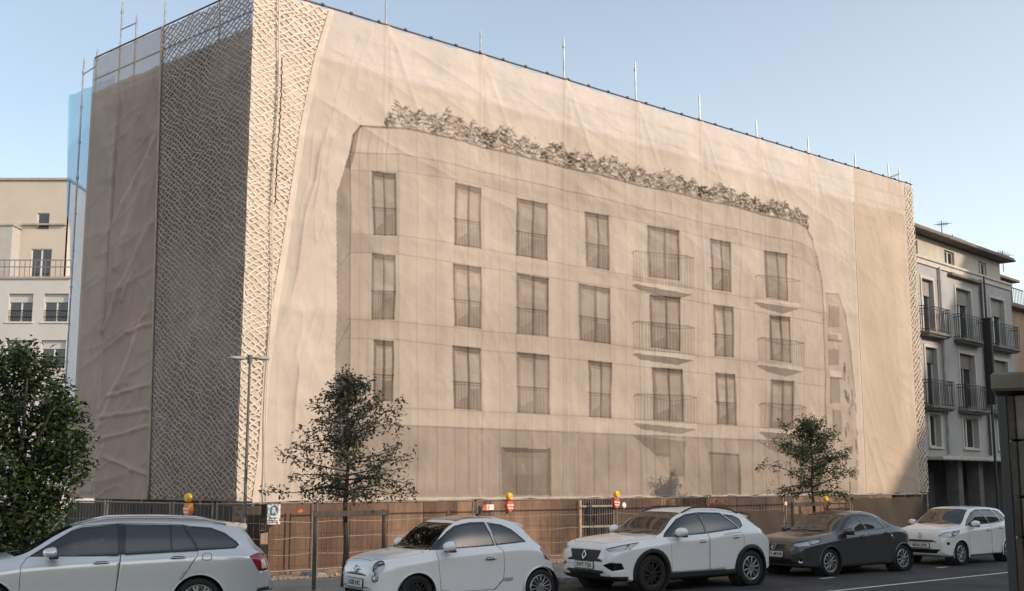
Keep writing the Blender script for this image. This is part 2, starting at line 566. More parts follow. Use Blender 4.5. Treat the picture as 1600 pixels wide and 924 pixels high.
for z in levels + [ZT - 1.0, ZT - .5]:
    m = MB(); m.tube([S(S0 + .2, PF + .14, z), S(S1, PF + .14, z)], 0.024, 6); in_sf(m.build('ledger', steel_m))
    m = MB(); m.tube([Lf(.15, -.14, z), Lf(7.3, -.14, z)], 0.024, 6); in_sf(m.build('ledger', steel_m))
for z in levels:
    m = MB(); m.box(S((S0 + S1) / 2 + .6, PF + .62, z + .05), (S1 - S0 - 1.6, 0.72, 0.05), (D2, N2, Vector((0, 0, 1)))); in_sf(m.build('deck', plank_m))
    m = MB(); m.box(Lf(3.7, -.36, z + .05), (6.4, 0.42, 0.05), (DL, NL, Vector((0, 0, 1)))); in_sf(m.build('deck', plank_m))
    m = MB(); m.box(S((S0 + S1) / 2 + .6, PF + .24, z + .17), (S1 - S0 - 1.6, 0.03, 0.17), (D2, N2, Vector((0, 0, 1)))); in_sf(m.build('toe_board', plank_m))
# top rails that the cloth is tied to, sagging a little between the poles
def rail(pts, nm='top_rail'):
    m = MB(); m.tube(pts, 0.024, 6); in_sf(m.build(nm, mat('rusty_tube', (0.13, 0.09, 0.065), 0.7, metal=.3, var=.4, scale=8)))
rail([S(S0, PF, ZT + .02), S(S1, PF, ZT + .02)])
rail([Lf(0, 0, ZT + .02), Lf(7.05, 0, ZT + .02)])
for k in range(34):           # couplers along the top rail
    m_s = S0 + 1.0 + k * (S1 - S0 - 1.4) / 33
    m = MB(); m.box(S(m_s, PF - .0, ZT + .035), (.09, .07, .07), (D2, N2, Vector((0, 0, 1))), ch=.015); in_sf(m.build('coupler', mat('coupler', (0.06, 0.05, 0.045), .6, metal=.5)))
# guard braces of the far end bay
for k in range(8):
    z = 2.0 + k * 1.4
    m = MB(); m.tube([S(PS[9] + .1, PF + .2, z), S(PS[10] - .03, PF + .2, z + 1.2)], 0.018, 6); in_sf(m.build('brace', steel_m))

# ================================================================== the sheeting
net_m = mat_net('sheeting', alpha=0.90, trans=0.14)
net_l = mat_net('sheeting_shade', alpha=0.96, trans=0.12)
BASE = np.array([0.60, 0.514, 0.435])

# boundary between the lattice net and the printed cloth, and the cloth's other edges
bpx = [(513, 14), (490, 90), (468, 200), (453, 300), (441, 380), (426, 467), (411, 575), (403, 705), (393, 783)]
bsz = sorted([(at_p(x, y, PF)[1], at_p(x, y, PF)[0]) for x, y in bpx])
BZ, BS = [q[0] for q in bsz], [q[1] for q in bsz]
sb = lambda z: np.interp(z, BZ, BS)
SR = 36.25

NR, NC = 560, 760
zv = np.linspace(0, 1, NR)[:, None] * np.ones((1, NC))
# column spacing follows the distance so that the weave is about equally fine to the eye
u = np.linspace(0, 1, NC); u = (np.exp(u * 0.9) - 1) / (math.e ** 0.9 - 1)
z = ZB + (ZT - ZB) * zv
s = sb(z) + (SR - sb(z)) * u[None, :]
poles = np.array(PS[:8])
# sag of the top edge between ties and of the bottom edge
ph = np.interp(s, np.concatenate([[S0 - 2.2], poles]), np.arange(len(poles) + 1))
sag = np.abs(np.sin(np.pi * ph * 4)) * 0.05 + np.abs(np.sin(np.pi * ph)) * 0.04
z = z - sag * np.clip((zv - .8) / .2, 0, 1) - (np.abs(np.sin(s * 1.35)) * .03) * np.clip(1 - zv / .04, 0, 1)
edge = np.clip(np.minimum(u[None, :] / 0.03, (1 - u[None, :]) / 0.02), 0, 1) * np.clip((1 - zv) / .04, 0, 1) * np.clip(zv / .03 + .3, 0, 1)
bill = (1 - np.abs(np.cos(np.pi * ph)) ** 3)
h = 0.06 * bill * np.clip(zv * 1.5, 0, 1) + 0.07 * fbm(s * .45, z * .3, 3) + 0.04 * fbm(s * 1.3, z * .9, 9)
h += 0.032 * (ridge(s * .35 + z * .22, z * .10 - s * .12, 21, 3) - .6)      # long slanting creases
h += 0.022 * (ridge(s * .12 + 3, z * 1.1 + s * .33, 47, 2) - .6) * np.clip(zv * 3 - 1.2, 0, 1)       # horizontal pulls in the upper cloth
h += 0.018 * (ridge(s * 2.4, z * .12, 31, 2) - .5) * np.exp(-((zv) / .25) ** 2)
# folds that hang slack near the lattice net
left = np.exp(-((s - sb(z)) / 1.25) ** 2)
fold = ridge((s - sb(z)) * 1.1 + .6 * fbm(s * .4, z * .25, 91), z * .14 + s * .2, 77, 3)
h += left * (0.16 * (fold - .7) + .07 * fbm(s * 1.6, z * .5, 15))
# fan creases from each tie
for k, sp in enumerate(poles[:7]):
    for sl, am in ((0.45, .028), (-.25, .018), (0.12, .018)):
        dd = (s - sp) - (ZT - z) * sl
        h += am * np.exp(-(dd / .09) ** 2) * np.exp(-((ZT - z) / 3.2) ** 2) * np.clip((ZT - z) / .3, 0, 1)
    h -= .035 * np.exp(-((s - sp) / .06) ** 2)
h = h * edge
D2n, N2n = np.array(D2), np.array(N2)
P = s[..., None] * D2n - (PF - 0.03 - h)[..., None] * N2n
P[..., 2] = z
P0 = s[..., None] * D2n - PF * N2n + 0.0
P0[..., 2] = z
PX, PY = prj(P0)
col = np.ones((NR, NC, 3)) * BASE
fac = np.ones((NR, NC))
# faded and dusty patches of the cloth itself
fac *= 1 + 0.10 * fbm(s * .35, z * .5, 61) + .05 * fbm(s * 2.0, z * .25, 62)
# band outlines where the cloth strips are stitched together
for sp in poles[:7]:
    fac *= 1 + .12 * np.exp(-((s - sp - .05) / .05) ** 2) - .09 * np.exp(-((s - sp + .1) / .07) ** 2)
hem = (s - sb(z)) < 0.16
fac[hem] *= 1.2
fac[(s - sb(z)) > 0.13] *= 1
fac[(SR - s) < 0.12] *= 1.10

fac_cloth = fac; fac = np.ones((NR, NC))
def inside(poly):
    xs, ys = [q[0] for q in poly], [q[1] for q in poly]
    bb = (PX >= min(xs)) & (PX <= max(xs)) & (PY >= min(ys)) & (PY <= max(ys))
    idx = np.nonzero(bb)
    x, y = PX[idx], PY[idx]
    c = np.zeros(len(x), bool)
    n = len(poly)
    for i in range(n):
        (x0, y0), (x1, y1) = poly[i], poly[(i + 1) % n]
        if y0 == y1: continue
        t = ((y0 > y) != (y1 > y)) & (x < (x1 - x0) * (y - y0) / (y1 - y0) + x0)
        c ^= t
    return idx[0][c], idx[1][c]
def fill(poly, k):
    i = inside(poly); fac[i] *= k
def line(pts, k, w=1.0):
    for (x0, y0), (x1, y1) in zip(pts[:-1], pts[1:]):
        bb = (PX >= min(x0, x1) - w - 1) & (PX <= max(x0, x1) + w + 1) & (PY >= min(y0, y1) - w - 1) & (PY <= max(y0, y1) + w + 1)
        i = np.nonzero(bb)
        x, y = PX[i], PY[i]
        L2 = (x1 - x0) ** 2 + (y1 - y0) ** 2 + 1e-6
        t = np.clip(((x - x0) * (x1 - x0) + (y - y0) * (y1 - y0)) / L2, 0, 1)
        dd = np.hypot(x - x0 - t * (x1 - x0), y - y0 - t * (y1 - y0))
        a = np.clip(w + .6 - dd, 0, 1)
        fac[i] *= 1 - (1 - k) * a

# ---- the printed picture of a finished apartment house
par = [(546, 238), (551, 212), (562, 198), (600, 199), (637, 202), (700, 217), (760, 232), (880, 261), (1010, 292), (1140, 322), (1245, 350), (1258, 358), (1268, 374), (1275, 402), (1281, 440), (1285, 500), (1287, 560), (1290, 690), (1292, 772)]
house = par + [(522, 778), (524, 300)]
fill(house, .88)
fill([(524, 300), (546, 236), (546, 700), (543, 778), (522, 778)], .76)                 # return wall on the left
fill([(536, 262), (546, 236), (551, 212), (562, 198), (553, 240), (546, 266)], .72)
fill([(546, 238), (562, 198), (637, 202), (623, 241)], 1.02)
fill([(546, 267), (622, 268), (622, 700), (546, 700)], .93)                             # chamfered corner
fill([(546, 370), (622, 370), (622, 396), (546, 396)], .93)
yl = lambda tab: (lambda x: float(np.interp(x, [q[0] for q in tab], [q[1] for q in tab])))
topY = yl(par[:13])
L1 = [(546, 239), (623, 241), (708, 259), (805, 281), (900, 301), (999, 325), (1120, 353), (1241, 379), (1266, 390), (1277, 420)]
L2 = [(546, 267), (622, 268), (753, 290), (898, 330), (1000, 347), (1120, 376), (1250, 405), (1280, 425)]
F = [[(546, 367), (618, 368), (708, 381), (805, 399), (898, 416), (981, 431), (1090, 452), (1180, 468), (1284, 490)],
     [(546, 395), (620, 397), (753, 418), (898, 440), (1090, 472), (1285, 506)],
     [(541, 499), (618, 503), (753, 517), (898, 531), (1090, 556), (1286, 578)],
     [(541, 529), (620, 531), (753, 547), (898, 562), (1090, 583), (1288, 604)],
     [(618, 638), (753, 643), (898, 650), (1090, 662), (1290, 674)]]
base = [(540, 660), (618, 665), (753, 670), (900, 676), (1087, 684), (1185, 688), (1290, 692)]
baseY = yl(base)
fill(base + [(1293, 776), (520, 778), (522, 660)], .80)
fill(L1 + L2[::-1], .965)
line(par[:13], .62, 1.6)
line(par[12:18], .74, 1.2)
line(L1, .82, .9); line(L2, .86, .7)
for f in F: line(f, .84, .7)
line(base, .80, 1.3)
line([(622, 241), (622, 700)], .9, 1.0)
line([(546, 238), (545, 700)], .8, .9)
rs = random.Random(3)
for x in (649, 679, 708, 730, 753, 779, 805, 829, 853, 878, 902, 926, 950, 976, 999, 1022, 1045, 1068, 1090, 1112, 1133, 1154, 1175, 1195, 1215, 1234, 1252):
    line([(x, topY(x)), (x + 1, 560), (x + 2, 772)], rs.uniform(.86, .93), .6)
    line([(x, baseY(x)), (x + 2, 772)], .86, .6)
for x in (563, 577, 591, 607): line([(x + 2, 202), (x - 2, 240), (x - 2, 267)], .86, .6)
for x in (561, 575): line([(x, 268), (x - 2, 700)], .9, .6)
for x in (570, 600, 640, 690, 740, 790, 840, 900, 960, 1010, 1075, 1130, 1200):   # slightly different panels
    fill([(x, topY(x) if x > 640 else 268), (x + 24, topY(x + 24) if x > 640 else 268), (x + 25, 690), (x + 1, 690)], rs.uniform(.955, 1.03))
line([(530, 415), (545, 395)], .8, .7); line([(524, 545), (545, 505)], .8, .7)

def win(x0, y0, x1, y1, X0, Y1l, X1, Y1r, rail=True, k=.74, mull=True):
    fill([(x0, y0), (x1, y1), (X1, Y1r), (X0, Y1l)], k)
    w, hh = x1 - x0, Y1l - y0
    fill([(x0 + .1 * w, y0 + .12 * hh), (x0 + .48 * w, y1 + .12 * hh), (X0 + .48 * w, Y1l - .2 * hh), (X0 + .1 * w, Y1l - .1 * hh)], rs.uniform(1.1, 1.26))
    fill([(x0 + .58 * w, y0 + .14 * hh), (x0 + .92 * w, y1 + .12 * hh), (X0 + .9 * w, Y1r - .35 * hh), (X0 + .58 * w, Y1l - .3 * hh)], rs.uniform(1.05, 1.22))
    for q in range(2):
        yy = rs.uniform(.2, .6)
        fill([(x0 + .1 * w, y0 + yy * hh), (x1 - .1 * w, y1 + yy * hh), (x1 - .1 * w, y1 + (yy + .12) * hh), (x0 + .1 * w, y0 + (yy + .1) * hh)], rs.uniform(.92, 1.08))
    fill([(x0, y0), (x1, y1), (x1, y1 + .09 * hh), (x0 + .08 * w, y0 + .08 * hh)], .72)
    line([(x0, y0), (X0, Y1l)], .68, 1.3)
    line([(x1, y1), (X1, Y1r)], .62, 1.4)
    line([(x0, y0), (x1, y1)], .68, 1.2)
    line([(X0, Y1l), (X1, Y1r)], .74, 1.0)
    if mull: line([(x0 + .53 * w, (y0 + y1) / 2), (X0 + .53 * (X1 - X0), (Y1l + Y1r) / 2)], .70, 1.5)
    if rail:
        ra, rb = y0 + .57 * hh, y1 + .57 * (Y1r - y1)
        fill([(x0, ra), (x1, rb), (X1, Y1r), (X0, Y1l)], .93)
        line([(x0 - 2, ra), (x1, rb)], .66, .9); line([(x0, ra + 4), (x1, rb + 4)], .78, .6)
        n = 9
        for i in range(n):
            t = (i + .5) / n
            xx = x0 + t * w; xb = X0 + t * (X1 - X0)
            line([(xx, ra + (rb - ra) * t), (xb, Y1l + (Y1r - Y1l) * t)], .80, .45)
for a in [(582, 268, 617, 272, 583, 367, 618, 368), (580, 397, 616, 400, 580, 499, 614, 499), (584, 532, 613, 534, 584, 625, 612, 627)]:
    fill([(a[0] - 8, a[1]), (a[0], a[1]), (a[4] + 4, a[5]), (a[0] - 2, a[1] + 30)], 1.06)
    win(*a)
W = [(708, 288, 751, 295, 709, 383, 751, 388), (806, 311, 852, 320, 806, 399, 853, 406), (914, 332, 948, 338, 916, 416, 949, 422),
     (1110, 374, 1138, 380, 1113, 452, 1140, 456),
     (707, 413, 751, 419, 709, 509, 752, 513), (807, 428, 854, 436, 808, 521, 854, 525), (905, 444, 950, 452, 906, 531, 951, 537),
     (1115, 477, 1143, 481, 1118, 556, 1145, 558),
     (707, 541, 752, 545, 708, 638, 752, 641), (808, 551, 856, 556, 809, 644, 857, 647), (919, 564, 953, 568, 920, 651, 954, 653),
     (1119, 583, 1147, 586, 1121, 662, 1150, 664)]
for a in W: win(*a)
Bw = [((1012, 353, 1057, 362, 1014, 432, 1059, 438), (986, 392, 1080, 404, 438, 452)), ((1015, 462, 1061, 466, 1018, 542, 1062, 548), (988, 502, 1084, 513, 546, 554)),
      ((1019, 575, 1065, 578, 1021, 655, 1067, 658), (990, 616, 1088, 622, 655, 662)),
      ((1194, 393, 1225, 398, 1197, 464, 1227, 470), (1176, 430, 1246, 440, 466, 474)), ((1200, 494, 1230, 497, 1203, 562, 1232, 567), (1181, 528, 1251, 537, 564, 572)),
      ((1204, 594, 1235, 597, 1205, 667, 1237, 668), (1186, 630, 1256, 637, 668, 672))]
for a, (x0, ya, x1, yb, sa, sbb) in Bw:
    win(*a, rail=False, k=.72)
    line([(x0 + 4, ya + 1), (x0 + (x1 - x0) * .6, ya + 12), (x1, yb)], .80, .6)
    line([(x0, ya + 4), (x0 + 7, ya), (x1 - 10, yb - 3), (x1, yb)], .70, .8)
    n = 20
    for i in range(n + 1):
        t = i / n; xx = x0 + 2 + t * (x1 - x0 - 2)
        line([(xx, ya + (yb - ya) * t), (xx + 1, sa + (sbb - sa) * t)], .80, .5)
    fill([(x0, ya), (x1, yb), (x1, sbb), (x0, sa)], .955)
    fill([(x0, sa), (x1, sbb), (x1, sbb + 9), (x0 + 6, sa + 8)], 1.10)                # slab edge
    fill([(x0 - 1, sa + 8), (x0 + 6, sa + 6), (x1 + 1, sbb + 9), (x1 - 26, sbb + 17), (x0 + 12, sa + 16)], .66)   # slab underside
    line([(x0, sa), (x1, sbb)], .86, .6)
# ground floor of the printed house
fill([(782, 699), (858, 702), (859, 774), (785, 774)], .80)
fill([(782, 699), (858, 702), (852, 708), (790, 707)], .72); line([(858, 702), (859, 774)], .68, 2.2)
fill([(800, 715), (845, 717), (845, 742), (802, 742)], 1.08)
line([(816, 726), (822, 741)], 1.2, .8)
fill([(988, 680), (1072, 690), (1071, 745), (1048, 745), (1046, 715), (1025, 712)], .76)
fill([(1022, 708), (1046, 709), (1047, 745), (1045, 745)], .9)
fill([(1110, 708), (1152, 711), (1155, 774), (1113, 774)], .86); line([(1110, 708), (1152, 711), (1155, 774)], .68, 1.6); line([(1131, 712), (1133, 774)], .8, .8)
fill([(1182, 690), (1256, 695), (1240, 705), (1215, 708)], .78)
fill([(525, 690), (542, 690), (542, 772), (524, 772)], .85); fill([(592, 705), (612, 705), (612, 772), (592, 772)], .88)
# second printed house behind, on the right
fill([(1287, 459), (1306, 460), (1318, 495), (1328, 550), (1335, 620), (1338, 690), (1339, 774), (1290, 774)], .84)
line([(1287, 459), (1306, 460), (1318, 495), (1328, 550), (1335, 620)], .76, .9)
for (x, y, w, hh) in ((1292, 478, 15, 34), (1293, 522, 13, 10), (1294, 545, 14, 26), (1297, 590, 13, 40), (1300, 640, 12, 40)):
    fill([(x, y + 3), (x + 4, y), (x + w, y + 2), (x + w + 1, y + hh), (x + 1, y + hh)], .80); line([(x, y), (x, y + hh)], .72, .9)
for (x, y) in ((1292, 520), (1294, 578)):
    fill([(x, y), (x + 20, y + 3), (x + 20, y + 12), (x + 3, y + 10)], 1.15); line([(x + 2, y + 12), (x + 20, y + 14)], .7, 1.2)
for k in range(40):
    x, y = rs.uniform(1314, 1338), rs.uniform(545, 765)
    if y > 480 + (x - 1310) * 4: fill([(x, y), (x + 3, y), (x + 4, y + rs.uniform(6, 22)), (x + 1, y + 12)], rs.uniform(.66, .9))
# printed shrubs along the parapet: strokes of leaves
for k in range(6500):
    x = 600 + 660 * (rs.random() ** 0.92)
    hgt = 40 * (1 - .4 * (x - 600) / 660) * (0.82 + .22 * math.sin(x * .11) * math.sin(x * .037 + 1) + .12 * math.sin(x * .31))
    hgt *= min(1, .35 + (x - 598) / 30) if x < 630 else 1
    if x > 1235: hgt *= 1.0
    q = rs.random()
    y0 = topY(max(640, x)) if x > 640 else topY(x)
    y = y0 - q * hgt - 2
    a = rs.gauss(.5, .35) if rs.random() < .75 else rs.uniform(-1.5, -.2)
    L = rs.uniform(2.5, 6.5) * (1 - .4 * (x - 600) / 660)
    line([(x, y), (x + L * math.cos(a), y + L * math.sin(a))], rs.uniform(.73, .91) if rs.random() < .82 else 1.10, rs.uniform(.5, 1.2))

# printed ink fades in blotches; the cloth itself is dusty, with paler streaks and shadow bands of the scaffold lifts painted in
blot = 1 + .35 * fbm(s * .6, z * .7, 131) + .25 * fbm(s * 2.5, z * 1.4, 132)
fac = np.clip(fac, .2, 1.4) ** (1.4 * np.clip(blot, .6, 1.4))
streak = ridge(s * .22, z * 2.3 + s * .75, 141, 3) - .55
fac_cloth = fac_cloth * (1 + .055 * streak * np.clip(zv * 1.3, .3, 1)) * (1 + .07 * fbm(s * 1.1, z * 1.8, 151, 5)) * (1 + .045 * fbm(s * 6, z * 5, 152, 3))
for lv in levels:
    fac_cloth *= 1 - .05 * np.exp(-((z - lv - .08 * fbm(s * .4, z * 0, 161)) / .10) ** 2) + .03 * np.exp(-((z - lv - .3) / .16) ** 2)
patch = fbm(np.floor(s / 2.6) * 1.7, np.floor((z - .3) / 2.0) * 2.3, 171, 1)  # per-bay tones painted as if the scaffold behind showed through
fac_cloth *= 1 + .07 * patch
fac_cloth = fac_cloth * (1 + .06 * fbm(s * 5.5, z * .12, 191, 3))
fac = fac * fac_cloth
col = col * fac[..., None]
dark = np.clip(1 - fac, 0, 1)[..., None]
col = col * (1 - dark * np.array([0.0, .05, .10]))
o = grid_mesh('printed_sheeting', P, np.clip(col, 0.02, .95), net_m)
tag(o, 'huge beige scaffold sheet printed with a faint picture of an apartment house with balconies', 'scaffold sheet')

def cloth(name, pts_fn, a0, a1, base, seed, nr=180, nc=70, amp=.05, alpha_mat=None, zb=ZB, zt=ZT, ties=3, mot=0.10, thin=None, marks=None):
    """a plain hung cloth; pts_fn(a, z, h) -> points; a0, a1 may be functions of z"""
    v = np.linspace(0, 1, nr)[:, None] * np.ones((1, nc)); uu = np.linspace(0, 1, nc)[None, :] * np.ones((nr, 1))
    zt_ = zt(uu) if callable(zt) else zt
    zz_ = zb + (zt_ - zb) * v
    A0 = a0(zz_) if callable(a0) else a0; A1 = a1(zz_) if callable(a1) else a1
    aa = A0 + (A1 - A0) * uu
    e_ = np.clip(np.minimum(uu / .06, (1 - uu) / .06), 0, 1) * np.clip((1 - v) / .05, 0, 1)
    hh = amp * fbm(aa * .6, zz_ * .35, seed) * 1.5 + amp * .8 * (ridge(aa * .7 + zz_ * .3, zz_ * .14 - aa * .2, seed + 5) - .6)
    hh += amp * .5 * (ridge(aa * .25, zz_ * .9 + aa * .3, seed + 11, 2) - .6)
    hh = hh * e_
    zz_ = zz_ - np.abs(np.sin(uu * np.pi * ties)) * .05 * np.clip((v - .85) / .15, 0, 1)
    f_ = 1 + mot * fbm(aa * .5, zz_ * .5, seed + 3) + mot * .5 * fbm(aa * 2.2, zz_ * .3, seed + 4)
    hm = np.minimum(uu, 1 - uu) * abs(float(np.mean(A1 - A0))) < .07
    f_ = np.where(hm, f_ * 1.14, f_)
    if marks:  # pale crease highlights and a dark seam painted into the cloth colour
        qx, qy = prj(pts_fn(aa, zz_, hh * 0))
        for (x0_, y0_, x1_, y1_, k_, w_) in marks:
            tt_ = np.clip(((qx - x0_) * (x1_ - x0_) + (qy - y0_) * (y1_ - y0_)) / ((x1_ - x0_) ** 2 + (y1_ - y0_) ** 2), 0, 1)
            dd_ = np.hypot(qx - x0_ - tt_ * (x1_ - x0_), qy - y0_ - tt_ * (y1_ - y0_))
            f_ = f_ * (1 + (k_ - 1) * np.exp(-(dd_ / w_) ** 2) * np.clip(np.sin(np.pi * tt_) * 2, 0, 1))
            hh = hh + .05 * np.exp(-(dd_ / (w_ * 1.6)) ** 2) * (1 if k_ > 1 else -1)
    c_ = np.clip(np.array(base) * f_[..., None], 0.01, .95)
    al_ = None
    if thin is not None: al_ = np.where(zz_ > thin[0], thin[1], 1.0)
    return grid_mesh(name, pts_fn(aa, zz_, hh), c_, alpha_mat or net_m, alpha=al_)

def fpts(aa, zz_, hh, o=0.03):
    Q = aa[..., None] * D2n - (PF - o - hh)[..., None] * N2n; Q[..., 2] = zz_; return Q
DLn, NLn, Cn = np.array(DL), np.array(NL), np.array(corner)
def lpts(aa, zz_, hh, o=0.03):
    Q = Cn + aa[..., None] * DLn + (o + hh)[..., None] * NLn; Q[..., 2] = zz_; return Q

SE = 39.72
o = cloth('plain_sheeting', fpts, SR + .02, SE, (0.60, 0.485, 0.375), 205, nr=220, nc=90, amp=.045, ties=3)
tag(o, 'plain warm tan scaffold sheet at the far end beside the grey balcony house', 'scaffold sheet')
t_edge = lambda z_: np.interp(z_, [1.66, 12.2], [3.36, 3.70])
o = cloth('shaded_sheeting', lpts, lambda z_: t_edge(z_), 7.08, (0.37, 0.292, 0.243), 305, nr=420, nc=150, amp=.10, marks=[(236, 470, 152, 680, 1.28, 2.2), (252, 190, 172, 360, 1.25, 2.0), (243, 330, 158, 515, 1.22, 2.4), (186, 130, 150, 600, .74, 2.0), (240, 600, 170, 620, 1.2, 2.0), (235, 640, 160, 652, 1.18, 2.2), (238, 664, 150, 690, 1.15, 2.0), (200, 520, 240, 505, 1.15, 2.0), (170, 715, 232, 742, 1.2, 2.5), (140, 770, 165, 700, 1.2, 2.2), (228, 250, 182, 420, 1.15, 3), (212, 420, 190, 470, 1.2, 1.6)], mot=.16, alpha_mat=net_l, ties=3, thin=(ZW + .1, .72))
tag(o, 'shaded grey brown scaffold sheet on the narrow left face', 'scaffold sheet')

# ------------------------------------------------------------------ lattice netting round the corner: backing sheet + knotted strands
lat = empty('lattice_netting', corner)
tag(lat, 'crumpled diamond lattice netting wrapped round the corner of the scaffold', 'netting')
def in_lat(o):
    o.parent = lat; o.matrix_parent_inverse = Matrix.Translation(-lat.location); return o
o = cloth('backing_sheet', lambda a, z_, hh: lpts(a, z_, hh, .0), 0.0, lambda z_: t_edge(z_) + .05, (0.30, 0.242, 0.208), 405, nr=200, nc=80, amp=.012, alpha_mat=mat_net('backing', alpha=.95, trans=.1), mot=.45, thin=(ZW + .1, .45))  # backing darker on this face, its shade put into the colour
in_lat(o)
o = cloth('backing_sheet', lambda a, z_, hh: fpts(a, z_, hh, .0), S0, lambda z_: sb(z_) + .14, (0.60, 0.51, 0.415), 505, nr=200, nc=80, amp=.012, alpha_mat=mat_net('backing', alpha=.80, trans=.1), mot=.25)
in_lat(o)
def lattice(name, base, ax, nrm, lo, hi, cw, ch, wid, material, seed, o0=.014):
    """two families of crossing strands; every strand a raised ribbon from knot to knot"""
    rr = random.Random(seed)
    knots = {}
    amin, amax = 0.0, 6.2
    ni, nj = int(amax / cw) + 2, int((ZT - ZB) / ch) + 2
    jx = np.array([[fbm(np.array(i * .33), np.array(j * .24), seed + 1, 3) for j in range(2 * nj + 2)] for i in range(2 * ni + 2)])
    jz = np.array([[fbm(np.array(i * .33), np.array(j * .24), seed + 7, 3) for j in range(2 * nj + 2)] for i in range(2 * ni + 2)])
    jo = np.array([[fbm(np.array(i * .5), np.array(j * .4), seed + 17, 3) for j in range(2 * nj + 2)] for i in range(2 * ni + 2)])
    def knot(i, j):
        if (i, j) in knots: return knots[(i, j)]
        a = i * cw / 2 + jx[i % jx.shape[0], j % jx.shape[1]] * cw * .5 + rr.uniform(-.045, .045) * cw
        zz_ = ZB + j * ch / 2 + jz[i % jx.shape[0], j % jx.shape[1]] * ch * .6 + rr.uniform(-.05, .05) * ch
        o = o0 + .012 * jo[i % jx.shape[0], j % jx.shape[1]] + rr.uniform(0, .006)
        knots[(i, j)] = (a, zz_, o); return knots[(i, j)]
    m = MB()
    clampa = lambda a, zz_: min(max(a, 0.0), hi(zz_))
    P3 = lambda a, zz_, o: base + ax * a + nrm * o + Vector((0, 0, zz_))
    for i in range(0, 2 * ni):
        for j in range(0, 2 * nj):
            if (i + j) % 2: continue
            for dj in (1, -1):
                k0, k1 = knot(i, j), knot(i + 1, max(0, j + dj))
                if max(k0[0], k1[0]) < lo or max(k0[1], k1[1]) > ZT - .02 or min(k0[1], k1[1]) < ZB: continue
                if min(k0[0] - hi(k0[1]), k1[0] - hi(k1[1])) > -.01: continue
                w = wid * rr.uniform(.65, 1.25)
                sg = rr.uniform(-.3, .3) * ch
                pts = []
                for q in range(4):
                    t = q / 3
                    bow = math.sin(math.pi * t)
                    pts.append((k0[0] + (k1[0] - k0[0]) * t, k0[1] + (k1[1] - k0[1]) * t - sg * bow * .5, k0[2] + (k1[2] - k0[2]) * t + .006 * bow))
                da, dz = k1[0] - k0[0], k1[1] - k0[1]; L_ = math.hypot(da, dz) + 1e-6
                na, nz_ = -dz / L_, da / L_
                base_i = len(m.v)
                for (a, zz_, o) in pts:
                    for e, lift in ((-1, -.012), (-.4, .004), (.4, .004), (1, -.012)):
                        m.v.append(tuple(P3(clampa(a + na * w * e / 2, zz_), zz_ + nz_ * w * e / 2, o + lift)))
                for q in range(3):
                    for e in range(3):
                        m.f.append([base_i + q * 4 + e, base_i + q * 4 + e + 1, base_i + (q + 1) * 4 + e + 1, base_i + (q + 1) * 4 + e]); m.m.append(0)
    return m.build(name, material, smooth=True, recalc=False)
in_lat(lattice('strands', corner, DL, NL, 0.02, lambda z_: float(t_edge(z_)), .22, .14, .036, mat('net_strand_shade', (0.335, 0.28, 0.245), .8, var=.15, scale=4), 11))  # darker copy of the corner strands, shade of this face put into the colour
in_lat(lattice('strands', corner, D2, N2, 0.02, lambda z_: float(sb(z_)) - S0, .24, .155, .042, mat('net_strand', (0.62, 0.545, 0.455), .8, var=.12, scale=4), 23))
m = MB()           # rolled seam and lacing on the sunlit side of the corner
for k in range(2):
    pts = [S(S0 + .62 + .03 * math.sin(z_ * 1.3), PF - .09, z_) for z_ in np.linspace(ZB, ZT, 60)]
    if k == 0: m.tube(pts, .017, 6)
in_lat(m.build('seam_roll', mat('net_strand', None), smooth=True))
m = MB()
m.tube([S(S0 + .66 + .03 * math.sin(z_ * 1.3) + .02 * (k % 2), PF - .12 - .01 * (k % 3), z_) for k, z_ in enumerate(np.linspace(8.2, 11.6, 40))], .014, 5)
in_lat(m.build('lacing', mat('lacing', (0.03, 0.028, 0.026), .8)))
m = MB()           # bright hem along the left edge of the netting
m.tube([Lf(float(t_edge(z_)), .06, z_) for z_ in np.linspace(ZB, ZT, 30)], .03, 6)
in_lat(m.build('hem', mat('net_strand_shade', None), smooth=True))
# narrow patterned net closing the far end of the scaffold
en = empty('end_netting', S(SE, PF, 0))
tag(en, 'narrow strip of patterned netting at the far end of the scaffold', 'netting')
o = cloth('backing_sheet', lambda a, z_, hh: fpts(a, z_, hh, -.02), SE, S1, (0.50, 0.40, 0.31), 605, nr=160, nc=24, amp=.03, alpha_mat=mat_net('backing', alpha=.80, trans=.1), mot=.3, ties=1)
o.parent = en; o.matrix_parent_inverse = Matrix.Translation(-en.location)
o = lattice('strands', S(SE, PF, 0), D2, N2, .02, lambda z_: S1 - SE, .2, .2, .04, mat('net_strand', None), 37, o0=.03)
o.parent = en; o.matrix_parent_inverse = Matrix.Translation(-en.location)
# blue debris net hung behind the far left pole
blue_m = mat_net('blue_net', use_attr=True, alpha=.64, trans=.6)
bt = sorted([at_l(x_, y_, -.55)[::-1] for x_, y_ in ((128, 121), (107, 150), (104, 330), (109, 360), (110, 450), (101, 590), (98, 720))])
t1f = lambda z_: np.interp(z_, [q[0] for q in bt], [q[1] for q in bt])
o = cloth('blue_debris_net', lambda a, z_, hh: lpts(a, z_, hh, -.55), 6.95, t1f, (0.25, 0.58, 0.85), 705, nr=120, nc=30, amp=.05, alpha_mat=blue_m, zb=1.9, zt=12.85)
tag(o, 'sheer light blue debris net hanging behind the leftmost scaffold pole', 'netting')

